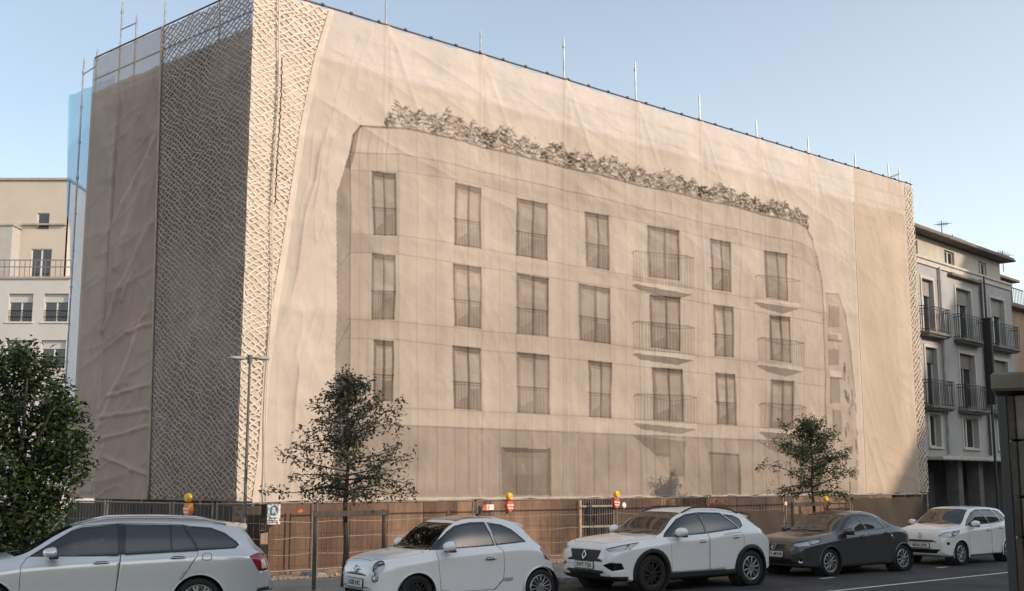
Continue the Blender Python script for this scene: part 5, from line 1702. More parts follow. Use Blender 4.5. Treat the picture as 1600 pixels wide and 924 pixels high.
    for pts in spec.get('pillars', []):
        for flt in (left, right): region('window_surround', sidep(pts), (0, 1, 0), flt)
    for (nm, pts) in spec['doors']:
        for sd, flt in ((1, left), (-1, right)):
            region(nm + ('' if sd > 0 else '_b'), sidep(pts), (0, 1, 0), flt, only=(0,), seam=.007)
    for pts in spec.get('seams', []):
        for flt in (left, right):
            region('body2', sidep(pts), (0, 1, 0), flt, only=(0,), seam=.008)
    for (pts) in spec.get('top_seams', []):
        region('body2', [(p[0], p[1], 0) for p in pts], (0, 0, 1), lambda c, nn: nn.z > .25 and c.x < w0 + .1, only=(0, gid('body2')), seam=.008)
    bmesh.ops.dissolve_degenerate(bm, dist=3e-4, edges=bm.edges)
    bm.normal_update()
    # ---- split the shell into parts
    pm = spec['paint']
    vnorm = {v: v.normal.copy() for v in bm.verts}
    def extract(ids, name, mats, parent, offs=0.0, solid=0.0, midx=None):
        ids = set(ids)
        fs = [f for f in bm.faces if f[grp] in ids]
        if not fs: return None
        vm = {}; vs = []; faces = []; mi = []
        for f in fs:
            row = []
            for v in f.verts:
                if v not in vm:
                    vm[v] = len(vs); vs.append(v.co + vnorm[v] * offs)
                row.append(vm[v])
            faces.append(row); mi.append(midx.get(f[grp], 0) if midx else 0)
        me = bpy.data.meshes.new(name); me.from_pydata([tuple(v) for v in vs], [], faces)
        mats = mats if isinstance(mats, list) else [mats]
        for m_ in mats: me.materials.append(m_)
        me.polygons.foreach_set('material_index', mi)
        me.shade_smooth()
        nn = [vnorm[v] for v in vm]
        me.normals_split_custom_set_from_vertices([tuple(n_) for n_ in nn])
        o_ = bpy.data.objects.new(name, me); COL.objects.link(o_); o_.parent = parent
        if solid:
            sm = o_.modifiers.new('thickness', 'SOLIDIFY'); sm.thickness = solid; sm.offset = -1
            sm.material_offset = len(mats) // 2; sm.material_offset_rim = len(mats) // 2
        return o_
    G = lambda *n_: [names.index(x_) for x_ in n_ if x_ in names]
    body = extract(G('body', 'body2', 'seam', 'screen_surround', 'window_surround'), 'body', [pm, seam_m, gloss_bk, liner, liner, liner], root, solid=.022,
                   midx={**{i: 1 for i in G('seam')}, **{i: 2 for i in G('screen_surround', 'window_surround')}})
    if 'cladding' in names: extract(G('cladding'), 'wheel_arch_trim', [black_pl, liner], root, offs=.006, solid=.02)
    extract(G('windscreen'), 'windscreen', glass_c, root, offs=-.004)
    extract(G('rear_window'), 'rear_window', glass_t, root, offs=-.004)
    if 'glass_roof' in names: extract(G('glass_roof'), 'glass_roof', gloss_bk, root, offs=.001)
    doors = {}
    for (nm, pts) in spec['doors']:
        for sf_ in ('', '_b'):
            d_ = extract(G(nm + sf_), 'door', [pm, liner], root, solid=.03)
            doors[nm + sf_] = d_
    for (nm, pts) in spec['glass']:
        for sf_ in ('', '_b'):
            par = doors.get(spec['glass_door'].get(nm, '') + sf_) or root
            extract(G(nm + sf_), 'side_window', glass_t if nm in spec.get('tinted', ()) else glass_c, par, offs=-.004)
    for (nm, pts, n, both) in spec['cuts']:
        for sf_ in (('', '_b') if both else ('',)):
            ids = G(nm + sf_)
            if not ids: continue
            if nm.startswith('headlight'):
                o_ = extract(ids, 'headlight', lens_m, root, offs=.003)
                extract(ids, 'reflector', spec.get('lamp_mat', lamp_in), o_, offs=-.02)
                c0 = sum((Vector(p) for p in pts), Vector()) / len(pts)
                c = sum((v.co for v in o_.data.vertices), Vector()) / len(o_.data.vertices); c.y = abs(c.y)
                for (dx, rr_) in spec.get('bulbs', ((0, .055),)):
                    cc = Vector(c) + (Vector(pts[0]) - c0) * dx
                    cc.y *= (1 if sf_ == '' else -1); n3 = Vector((n[0], n[1] * (1 if sf_ == '' else -1), n[2])).normalized()
                    m = MB(); m.lathe(cc - n3 * .012, n3, [(-.02, rr_ * .9), (.0, rr_), (.006, rr_ * .94), (-.004, rr_ * .8), (-.010, rr_ * .5), (.0, rr_ * .34), (.006, .002)], 18)
                    m.build('lamp_bowl', chrome, o_, smooth='angle')
            elif nm == 'taillight': extract(ids, 'taillight', tail_r, root, offs=.006)
            elif nm == 'tail_clear': extract(ids, 'reversing_light', tail_w, root, offs=.006)
            elif nm == 'foglight':
                o_ = extract(ids, 'foglight', spec.get('fog_mat', gloss_bk), root, offs=-.012)
                c = sum((v.co for v in o_.data.vertices), Vector()) / len(o_.data.vertices); n3 = Vector((n[0], n[1] * (1 if sf_ == '' else -1), n[2])).normalized()
                m = MB(); m.lathe(c + n3 * spec.get('fog_out', .0), n3, [(-.05, .05), (0, .055), (.008, .05), (.006, .04), (-.01, .02), (-.004, .002)], 16); m.build('lamp_bowl', chrome, o_, smooth='angle')
            elif nm == 'fuel': extract(ids, 'fuel_flap', pm, root)
            else: extract(ids, {'grille': 'grille', 'intake': 'intake', 'lip': 'bumper_trim', 'chrome': 'chrome_trim'}[nm.split('.')[0]], {'chrome': chrome}.get(nm.split('.')[0], black_pl), root, offs=-.008 if not nm.startswith('chrome') else .006)
    bm.free()
    # ---- wheel wells and wheels
    for xa in axles:
        for sd in (1, -1):
            m = MB(); m.lathe((xa, sd * (HW - .015), rw), (0, -sd, 0), [(0, ra + .012), (.30, ra + .012), (.31, .02)], 28); m.build('wheel_well', liner, root, smooth='angle')
            lip = [(xa + (ra + .004) * math.cos(t_), sd * (T['wm'](xa + ra * math.cos(t_)) - .004), rw + (ra + .004) * math.sin(t_)) for t_ in np.linspace(R(-18), R(198), 26)]
            m = MB(); m.tube(lip, spec.get('lip_r', .012), 6); m.build('arch_lip', black_pl if spec.get('cladding') else pm, root, smooth='angle')
            make_wheel(root, (xa, sd * (HW - spec.get('inset', .025)), rw), sd, spec, spec['rim_mats'][0 if xa == axles[0] else 1])
    # ---- cabin
    cz = spec['cab']     # floor z, seat x positions, belt z
    m = MB(); m.box(((cz['x0'] + cz['x1']) / 2, 0, .28), (cz['x1'] - cz['x0'], HW * 1.7, .06)); m.build('cabin_floor', liner, root)
    m = MB(); m.box((cz['dash'] , 0, cz['belt'] - .13), (.42, HW * 1.62, .20), ch=.06); m.box((cz['dash'] - .25, 0, cz['belt'] - .12), (.4, HW * 1.5, .06), ch=.02); m.build('dashboard', liner, root)
    m = MB(); wc = Vector((cz['dash'] + .33, -.36, cz['belt'] - .02)); t_ = Vector((.9, 0, .45)).normalized()
    u1 = Vector((0, 1, 0)); u2 = t_.cross(u1)
    m.tube([wc + (u1 * math.cos(a) + u2 * math.sin(a)) * .18 for a in np.linspace(0, 2 * math.pi, 25)], .014, 6, cap=False); m.tube([wc - u1 * .18, wc + u1 * .18], .014, 6); m.build('steering_wheel', black_pl, root, smooth=True)
    for (sx_, sy_, wd) in cz['seats']:
        so = MB(); H_ = cz['head']
        so.box((sx_, sy_, .50), (.50, wd, .16), ch=.05)
        bx_ = (Vector((.97, 0, -.22)).normalized(), Vector((0, 1, 0)), Vector((.22, 0, .97)).normalized())
        so.box((sx_ + .30, sy_, .50 + (H_ - .20 - .5) / 2 + .02), (.15, wd * .96, H_ - .20 - .45), bx_, ch=.06)
        s_o = so.build('seat', seat_m, root, smooth='angle')
        for hy in ((0,) if wd < .8 else (-.36, .36)):
            h_ = MB(); h_.box((sx_ + .41, sy_ + hy, H_ - .07), (.11, .25, .19), bx_, ch=.05); h_.tube([(sx_ + .38, sy_ + hy - .05, H_ - .25), (sx_ + .40, sy_ + hy - .05, H_ - .1)], .007, 5); h_.build('headrest', seat_m, s_o, smooth='angle')
    # ---- mirrors
    for sd in (1, -1):
        mx_, my_, mz_ = spec['mirror']; sz_ = spec.get('mirror_size', (.12, .125, .085))
        m = MB()
        vs = []; nn_ = 14; rows_ = 9
        for i in range(rows_ + 1):
            th = math.pi * i / rows_
            for k in range(nn_):
                a = 2 * math.pi * k / nn_
                sxx = math.cos(th); r_ = math.sin(th)
                px_ = -sxx * sz_[0] * (1.0 if sxx > 0 else .35)
                sup = lambda v: math.copysign(abs(v) ** .88, v)
                vs.append(Vector((mx_ + px_ + .02 * sup(math.cos(a)) * r_, sd * (my_ + sup(math.cos(a)) * r_ ** .8 * sz_[1]), mz_ + sup(math.sin(a)) * r_ ** .8 * sz_[2] - .012 * math.cos(a) * sd * 0)))
        m.add(vs, [(i * nn_ + k, i * nn_ + (k + 1) % nn_, (i + 1) * nn_ + (k + 1) % nn_, (i + 1) * nn_ + k) for i in range(rows_) for k in range(nn_)])
        mo = m.build('wing_mirror', spec.get('mirror_mat', pm), root, smooth=True)
        m = MB(); m.box((mx_ + sz_[0] * .36, sd * my_, mz_), (.006, sz_[1] * 1.6, sz_[2] * 1.5), ch=.003); m.build('mirror_glass', chrome, mo)
        m = MB(); m.seg((mx_, sd * (my_ - sz_[1] * .6), mz_ - sz_[2] * .9), (mx_ - .02, sd * (spec['mirror_root'][0]), spec['mirror_root'][1]), .07, .05, ch=.015); m.box((mx_ + .01, sd * (my_), mz_ - sz_[2] * .9), (.12, sz_[1] * 1.5, .03), ch=.012); m.build('mirror_arm', black_pl, mo)
    # ---- handles
    for (nm, hx, hz) in spec['handles']:
        for sd, sf_ in ((1, ''), (-1, '_b')):
            par = doors.get(nm + sf_) or root
            yy = T['wm'](hx) * .5 + (T['ws'](hx)) * .5
            t_ = (hz - (T['zb'](hx) + .72 * (T['zs'](hx) - T['zb'](hx)))) / (.28 * (T['zs'](hx) - T['zb'](hx)))
            t_ = (hz - (T['zs'](hx) - .115)) / .115
            yy = T['wm'](hx) * .995 + (T['ws'](hx) - T['wm'](hx) * .995) * max(0, min(1, t_)) ** 1.3
            m = MB(); m.tube([(hx - .095, sd * (yy + .004), hz), (hx - .075, sd * (yy + .032), hz + .004), (hx + .075, sd * (yy + .034), hz + .008), (hx + .095, sd * (yy + .004), hz + .008)], .013, 7)
            m.box((hx, sd * (yy + .002), hz + .002), (.15, .012, .05), ch=.004, mi=1)
            m.build('door_handle', [spec.get('handle_mat', pm), seam_m], par, smooth='angle')
    # ---- plate and emblem
    px_, pz_, ph_ = spec['plate'][:3]
    tilt = spec.get('plate_tilt', .1)
    up_p = Vector((math.sin(tilt), 0, math.cos(tilt))); nrm_p = Vector((-math.cos(tilt), 0, math.sin(tilt)))
    rt_p = Vector((0, -1, 0))
    m = MB(); m.box((px_, 0, pz_), (.54, .02, .13), (rt_p, nrm_p, up_p), ch=.006); m.box(Vector((px_, 0, pz_)) - nrm_p * .004, (.56, .02, .15), (rt_p, nrm_p, up_p), 1)
    po = m.build('number_plate', [plate_m, black_pl], root)
    to = text_mesh(spec['plate_text'], .105, basis(rt_p, up_p, nrm_p, Vector((px_, 0, pz_)) + nrm_p * .0115), plate_k, 'plate_characters', depth=.0008, bold=.002); to.parent = po
    ex, ez, kind, er, et = spec['emblem']
    nv = Vector((-math.cos(et), 0, math.sin(et))); uv_ = Vector((math.sin(et), 0, math.cos(et))); ec = Vector((ex, 0, ez))
    m = MB()
    if kind == 'diamond':
        for k in range(4):
            A = [Vector((0, 0)), Vector((1, 0)), Vector((0, 0))]
            c4 = [(0, 1.25), (.82, 0), (0, -1.25), (-.82, 0)]
            a0, a1 = c4[k], c4[(k + 1) % 4]
            q0 = ec + (rt_p * a0[0] + uv_ * a0[1]) * er; q1 = ec + (rt_p * a1[0] + uv_ * a1[1]) * er
            m.seg(q0, q1, .014, er * .34, upv=(q1 - q0).cross(nv).normalized(), ch=.006)
    else:
        m.lathe(ec, nv, [(0, er * .86), (.008, er * .9), (.012, er), (.0, er * 1.04), (-.01, er * 1.04)], 26)
        if kind == 'vw':
            for (a0, a1) in (((-.42, .78), (-.12, .08)), ((-.12, .08), (0, .3)), ((0, .3), (.12, .08)), ((.12, .08), (.42, .78)), ((-.74, .45), (-.38, -.75)), ((-.38, -.75), (0, .02)), ((0, .02), (.38, -.75)), ((.38, -.75), (.74, .45))):
                m.seg(ec + (rt_p * a0[0] + uv_ * a0[1]) * er + nv * .008, ec + (rt_p * a1[0] + uv_ * a1[1]) * er + nv * .008, er * .14, .006, upv=nv)
        elif kind == 'loop':
            m.lathe(ec + uv_ * er * .32, nv, [(0, er * .46), (.01, er * .5), (.012, er * .6), (0, er * .64)], 18); m.lathe(ec - uv_ * er * .32, nv, [(0, er * .46), (.01, er * .5), (.012, er * .6), (0, er * .64)], 18)
        elif kind == 'bars':
            for q in (-.4, -.13, .13, .4): m.seg(ec + (rt_p * q - uv_ * .45) * er + nv * .008, ec + (rt_p * (q + .06) + uv_ * .45) * er + nv * .008, er * .13, .006, upv=nv)
    m.build('emblem', chrome, root, smooth='angle')
    if kind == 'bars':
        m = MB()
        for q in (-1, 1): m.seg(ec + rt_p * (q * er * 1.3), ec + rt_p * (q * er * 4.2) + Vector((.035, 0, 0)), .012, .02, upv=nv, ch=.004)
        m.build('chrome_trim', chrome, root)
    # ---- roof rails, wipers, aerial, spoiler
    if spec.get('rails'):
        r0, r1, lift = spec['rails']
        for sd in (1, -1):
            pts = []
            for k in range(13):
                t_ = k / 12; x_ = r0 + (r1 - r0) * t_
                pts.append((x_, sd * (T['wt'](x_) * .93), T['zr'](x_) + .35 * (T['zt'](x_) - T['zr'](x_)) + lift * min(1, 6 * t_, 6 * (1 - t_)) + .004))
            m = MB(); m.tube(pts, .017, 8); m.build('roof_rail', spec.get('rail_mat', alloy), root, smooth=True)
    for (ya, yb) in ((.55, -.02), (-.05, -.60)):
        m = MB(); xa_, xb_ = w0 - .01, w0 + .03
        xo = lambda y: w0 - bow * (1 - (y / Ea[0][1]) ** 2) + .03
        m.tube([(xo(ya), ya, T['zr'](w0) + .035), (xo((ya + yb) / 2) + .02, (ya + yb) / 2, T['zt'](w0 + .0) + .012), (xo(yb) + .05, yb, T['zt'](w0 + .05) + .014)], .009, 5)
        m.build('wiper', black_pl, root)
    if spec.get('aerial'):
        a0, a1 = spec['aerial']; m = MB(); m.tube([a0, a1], [.009, .005], 6); m.lathe(a0, (0, 0, 1), [(-.01, .03), (.01, .025), (.03, .012)], 10); m.build('aerial', black_pl, root)
    if spec.get('spoiler'):
        xs_, zs2, wdt, ln = spec['spoiler']
        m = MB()
        n = 10; vs = []
        for k in range(n + 1):
            y = -wdt + 2 * wdt * k / n
            cr = .05 * (1 - (y / wdt) ** 2)
            for (dx, dz) in ((-.16, -.004), (0, .006), (ln, -.012), (ln, -.032), (0, -.05), (-.12, -.04)): vs.append((xs_ + dx - .05 * (y / wdt) ** 2 * (1 if dx > 0 else .3), y, zs2 + dz + cr - .05))
        fs = [(k * 6 + i, k * 6 + (i + 1) % 6, (k + 1) * 6 + (i + 1) % 6, (k + 1) * 6 + i) for k in range(n) for i in range(6)] + [tuple(range(6)), tuple(range(n * 6, n * 6 + 6))]
        m.add(vs, fs); m.build('spoiler', pm, root, smooth='angle')
    for fn in spec.get('extra', []): fn(root, T, pm)
    return root

def make_wheel(root, c, sd, spec, rim_m):
    rw, rr_ = spec['rw'], spec['rr']
    c = Vector(c); ax = Vector((0, sd, 0)); wd = .20
    w_ = empty('wheel', c); w_.parent = root
    m = MB(); m.lathe((0, 0, 0), ax, [(-wd, rr_ - .01), (-wd, rw - .05), (-wd + .02, rw - .012), (-wd + .05, rw), (-.05, rw), (-.02, rw - .010), (-.003, rw - .04), (.002, (rw + rr_) / 2), (-.004, rr_ + .012), (-.02, rr_ - .006), (-wd, rr_ - .01)], 40); m.build('tyre', rubber, w_, smooth='angle')
    m = MB(); m.lathe((0, 0, 0), ax, [(-.012, rr_ + .004), (-.006, rr_ - .004), (-.012, rr_ - .022), (-.06, rr_ - .03), (-.16, rr_ - .035), (-.165, .10)], 40)
    n = spec['spokes']; sw = spec['spoke_w']
    for k in range(n):
        a = 2 * math.pi * k / n + .2
        pr = spec.get('pair', 0)
        for q in ((0,) if not pr else (-pr, pr)):
            dr = Vector((math.cos(a + q), 0, math.sin(a + q))); d0 = Vector((math.cos(a + q * .3), 0, math.sin(a + q * .3)))
            m.seg(d0 * .05 + ax * -.018, dr * (rr_ - .016) + ax * -.016, sw, .028, upv=ax, ch=.006)
    m.lathe((0, 0, 0), ax, [(-.05, .075), (-.012, .07), (-.004, .045), (-.003, .001)], 20)
    for k in range(5):
        a = 2 * math.pi * k / 5; m.lathe(Vector((math.cos(a) * .055, 0, math.sin(a) * .055)) + ax * -.006, ax, [(-.01, .009), (.003, .008), (.004, .001)], 6)
    m.build('rim', rim_m, w_, smooth='angle')
    m = MB(); m.lathe((0, 0, 0), ax, [(-.10, rr_ * .76), (-.09, rr_ * .76), (-.088, .06)], 30); m.build('brake_disc', mat('brake_disc', (0.10, 0.09, 0.085), .5, metal=.6), w_)

def place(root, s, p, scale, yaw, label, zs=1.0):
    """front centre of the car at street position (s, p)"""
    a = AZ + yaw
    dx = Vector((math.sin(a), math.cos(a), 0)); ny = Vector((dx.y, -dx.x, 0))
    root.location = S(s, p, 0)
    root.rotation_euler = (0, 0, math.atan2(dx.y, dx.x))
    # the car's own +y must face the viewer
    root.scale = (scale, -scale, scale * zs) if dx.cross(Vector((0, 0, 1))).dot(ny) > 0 and False else (scale, scale, scale * zs)
    tag(root, label, 'car', 'cars parked along the kerb')

# ------------------------------------------------------------------ the five cars
def disc(c, n, r, k=18, sq=1.0):
    n = Vector(n).normalized(); a = n.cross(Vector((0, 0, 1))).normalized(); b_ = a.cross(n)
    return [tuple(Vector(c) + a * (r * math.cos(2 * math.pi * i / k)) + b_ * (r * sq * math.sin(2 * math.pi * i / k))) for i in range(k)]
FRN = (-1, 0, 0)
def yz(*p): return [(0, y, z) for y, z in p]
white1 = paint('paint_white', (0.74, 0.745, 0.74)); white2 = paint('paint_pearl', (0.70, 0.71, 0.71)); white3 = paint('paint_cream', (0.74, 0.74, 0.72))
silver = paint('paint_silver', (0.58, 0.60, 0.61), metal=.4, rough=.28); dgrey = paint('paint_dark_grey', (0.075, 0.08, 0.08), metal=.5, rough=.30)

suv = make_car(dict(
    L=4.38, W=1.84, rw=.355, rr=.235, axles=(.92, 3.57), arch=.05, cladding=.07, sill=.36, paint=white1, spokes=10, spoke_w=.032, rim_mats=(alloy_dk, alloy), lip_r=.01,
    zb=[(0, .36), (.05, .27), (.3, .22), (.6, .20), (3.7, .22), (4.2, .30), (4.38, .42)],
    zs=[(0, .60), (.04, .74), (.12, .84), (.3, .90), (.7, .955), (1.2, 1.0), (1.35, 1.02), (2.4, 1.08), (3.3, 1.15), (3.8, 1.15), (4.1, 1.05), (4.25, .9), (4.38, .62)],
    zr=[(0, .62), (.04, .77), (.12, .875), (.3, .94), (.7, .99), (1.15, 1.03), (1.3, 1.07), (1.78, 1.385), (2.1, 1.475), (2.4, 1.51), (2.9, 1.50), (3.3, 1.46), (3.7, 1.38), (3.85, 1.31), (4.05, 1.13), (4.2, .98), (4.38, .64)],
    zt=[(0, .66), (.04, .83), (.12, .93), (.3, .99), (.7, 1.045), (1.1, 1.08), (1.2, 1.10), (1.95, 1.50), (2.3, 1.56), (2.8, 1.575), (3.3, 1.545), (3.75, 1.47), (3.9, 1.40), (4.1, 1.18), (4.25, 1.0), (4.38, .66)],
    wm=[(0, .55), (.03, .68), (.1, .79), (.25, .865), (.5, .90), (.9, .92), (3.5, .92), (3.9, .89), (4.15, .82), (4.3, .70), (4.38, .58)],
    ws=[(0, .52), (.03, .63), (.1, .73), (.25, .80), (.5, .83), (1.2, .85), (2.4, .855), (3.3, .84), (3.8, .80), (4.1, .74), (4.3, .62), (4.38, .54)],
    wt=[(0, .48), (.03, .58), (.1, .68), (.25, .75), (.5, .77), (1.1, .76), (1.3, .735), (1.78, .62), (2.3, .60), (3.3, .57), (3.7, .54), (3.9, .55), (4.1, .62), (4.3, .56), (4.38, .5)],
    screen=(1.2, 1.97), bow=.12, rear_window=(3.86, 4.08, .50),
    glass=[('g1', [(1.30, 1.035), (1.76, 1.335), (2.02, 1.425), (2.32, 1.455), (2.36, 1.09)]), ('g2', [(2.42, 1.095), (2.39, 1.455), (2.97, 1.435), (3.26, 1.165)]), ('g3', [(3.33, 1.175), (3.08, 1.42), (3.34, 1.385), (3.45, 1.33), (3.42, 1.21)])],
    pillars=[[(2.345, 1.085), (2.31, 1.47), (2.40, 1.47), (2.43, 1.09)]], glass_door={'g1': 'd1', 'g2': 'd2'}, tinted=('g2', 'g3'), round_glass=False,
    doors=[('d1', [(1.42, .30), (1.37, .99), (1.33, 1.06), (1.78, 1.365), (2.05, 1.455), (2.375, 1.485), (2.40, 1.09), (2.41, .30)]),
           ('d2', [(2.411, .30), (2.401, 1.09), (2.376, 1.485), (3.0, 1.465), (3.29, 1.18), (3.36, .95), (3.36, .78), (3.13, .52), (3.08, .30)])],
    cuts=[('headlight', [(.11, .50, .82), (.62, .86, .955), (.50, .85, .865), (.30, .78, .785), (.14, .60, .765)], (-.75, .65, .1), True),
          ('grille', yz((.46, .80), (.37, .62), (.30, .59), (-.30, .59), (-.37, .62), (-.46, .80)), FRN, False),
          ('intake', yz((.46, .34), (.40, .43), (-.40, .43), (-.46, .34), (-.42, .28), (.42, .28)), FRN, False),
          ('lip', yz((.95, .18), (.95, .325), (-.95, .325), (-.95, .18)), FRN, False),
          ('foglight', [(.04, .50, .53), (.10, .66, .585), (.26, .80, .57), (.30, .82, .46), (.12, .68, .43)], (-.8, .6, 0), True),
          ('taillight', [(3.93, .86, 1.04), (4.05, .80, 1.08), (4.27, .68, 1.02), (4.25, .68, .93), (4.05, .82, .93)], (.5, .86, 0), True)],
    bulbs=((.15, .06), (-.55, .05)), plate=(-.014, .515, 0), plate_text='SWT 71J6', emblem=(-.01, .705, 'diamond', .066, .25),
    mirror=(1.60, 1.0, 1.12), mirror_size=(.13, .125, .09), mirror_root=(.84, 1.06), handles=[('d1', 2.22, .925), ('d2', 3.13, .985)],
    top_seams=[[(.13, -.44), (.13, .44), (.30, .72), (.70, .78), (1.14, .775), (1.14, -.775), (.70, -.78), (.30, -.72)]],
    rails=(1.98, 3.6, .045), rail_mat=black_pl, spoiler=(3.78, 1.44, .52, .15),
    cab=dict(x0=1.1, x1=3.9, dash=1.42, belt=1.06, head=1.36, seats=[(1.95, -.37, .5), (1.95, .37, .5), (2.85, 0, 1.25)])))
place(suv, 16.21, 16.43, 1.003, R(5.94), 'white crossover with black wheel arch trim and roof rails, diamond badge on grille', .985)

dark = make_car(dict(
    L=4.02, W=1.76, rw=.31, rr=.215, axles=(.90, 3.50), paint=dgrey, spokes=10, spoke_w=.03, rim_mats=(alloy, alloy),
    zb=[(0, .34), (.05, .24), (.3, .19), (.6, .17), (3.4, .18), (3.8, .26), (4.02, .40)],
    zs=[(0, .56), (.04, .66), (.12, .73), (.3, .79), (.7, .85), (1.15, .90), (1.4, .93), (2.2, .985), (2.9, 1.02), (3.3, 1.04), (3.6, 1.02), (3.8, .95), (3.95, .75), (4.02, .55)],
    zr=[(0, .58), (.04, .69), (.12, .765), (.3, .83), (.7, .89), (1.1, .94), (1.25, .97), (1.75, 1.28), (2.05, 1.365), (2.4, 1.385), (2.8, 1.35), (3.15, 1.25), (3.35, 1.16), (3.6, 1.05), (3.8, .97), (4.02, .57)],
    zt=[(0, .62), (.04, .74), (.12, .82), (.3, .885), (.7, .95), (1.05, .985), (1.15, 1.0), (1.85, 1.37), (2.2, 1.43), (2.6, 1.435), (3.0, 1.385), (3.3, 1.28), (3.45, 1.2), (3.65, 1.08), (3.82, .99), (4.02, .6)],
    wm=[(0, .52), (.03, .64), (.1, .75), (.25, .82), (.5, .855), (.9, .88), (3.2, .88), (3.6, .86), (3.85, .77), (3.96, .66), (4.02, .56)],
    ws=[(0, .49), (.03, .59), (.1, .69), (.25, .755), (.5, .785), (1.15, .81), (2.3, .815), (3.2, .80), (3.6, .76), (3.85, .69), (4.02, .52)],
    wt=[(0, .46), (.03, .55), (.1, .64), (.25, .71), (.5, .73), (1.05, .72), (1.25, .70), (1.75, .585), (2.3, .56), (3.0, .53), (3.35, .52), (3.6, .58), (3.85, .6), (4.02, .46)],
    screen=(1.14, 1.86), bow=.12, rear_window=(3.3, 3.62, .46),
    glass=[('g1', [(1.35, .962), (1.72, 1.215), (1.97, 1.325), (2.11, 1.335), (2.22, 1.01)]), ('g2', [(2.28, 1.012), (2.17, 1.338), (2.52, 1.33), (2.78, 1.29), (2.91, 1.043)]), ('g3', [(2.98, 1.05), (2.85, 1.275), (3.0, 1.22), (3.12, 1.145), (3.20, 1.09)])],
    pillars=[[(2.21, 1.0), (2.10, 1.35), (2.18, 1.352), (2.29, 1.0)]], glass_door={'g1': 'd1', 'g2': 'd2'}, round_glass=False,
    doors=[('d1', [(1.24, .24), (1.16, .83), (1.19, .92), (1.38, 1.0), (1.72, 1.25), (1.98, 1.35), (2.14, 1.36), (2.25, 1.0), (2.10, .24)]),
           ('d2', [(2.101, .24), (2.251, 1.0), (2.141, 1.36), (2.52, 1.353), (2.81, 1.305), (2.95, 1.06), (3.17, .78), (3.11, .62), (2.95, .34), (2.9, .24)])],
    cuts=[('headlight', [(.10, .44, .695), (.16, .46, .735), (.64, .80, .835), (.60, .82, .775), (.30, .74, .69), (.14, .58, .665)], (-.75, .65, .1), True),
          ('grille', yz((.34, .705), (.27, .605), (-.27, .605), (-.34, .705)), FRN, False),
          ('intake', yz((.55, .30), (.48, .40), (-.48, .40), (-.55, .30), (-.5, .26), (.5, .26)), FRN, False),
          ('foglight', disc((.14, .66, .37), (-.8, .6, 0), .06, 12), (-.8, .6, 0), True),
          ('taillight', [(3.62, .84, .98), (3.8, .76, .99), (3.93, .68, .9), (3.9, .7, .82), (3.72, .82, .85)], (.5, .86, 0), True)],
    bulbs=((.1, .05), (-.5, .045)), plate=(-.014, .495, 0), plate_text='3471 MWB', emblem=(.0, .66, 'loop', .07, .25),
    mirror=(1.47, .95, 1.0), mirror_root=(.80, .95), handles=[('d1', 2.02, .86), ('d2', 2.88, .915)],
    top_seams=[[(.13, -.42), (.13, .42), (.30, .68), (.70, .74), (1.06, .735), (1.06, -.735), (.70, -.74), (.30, -.68)]], spoiler=(3.28, 1.30, .46, .10),
    cab=dict(x0=1.0, x1=3.4, dash=1.32, belt=.97, head=1.24, seats=[(1.80, -.35, .48), (1.80, .35, .48), (2.6, 0, 1.2)])))
place(dark, 22.11, 16.41, .981, R(6), 'dark grey five door hatchback parked behind the white crossover', .985)

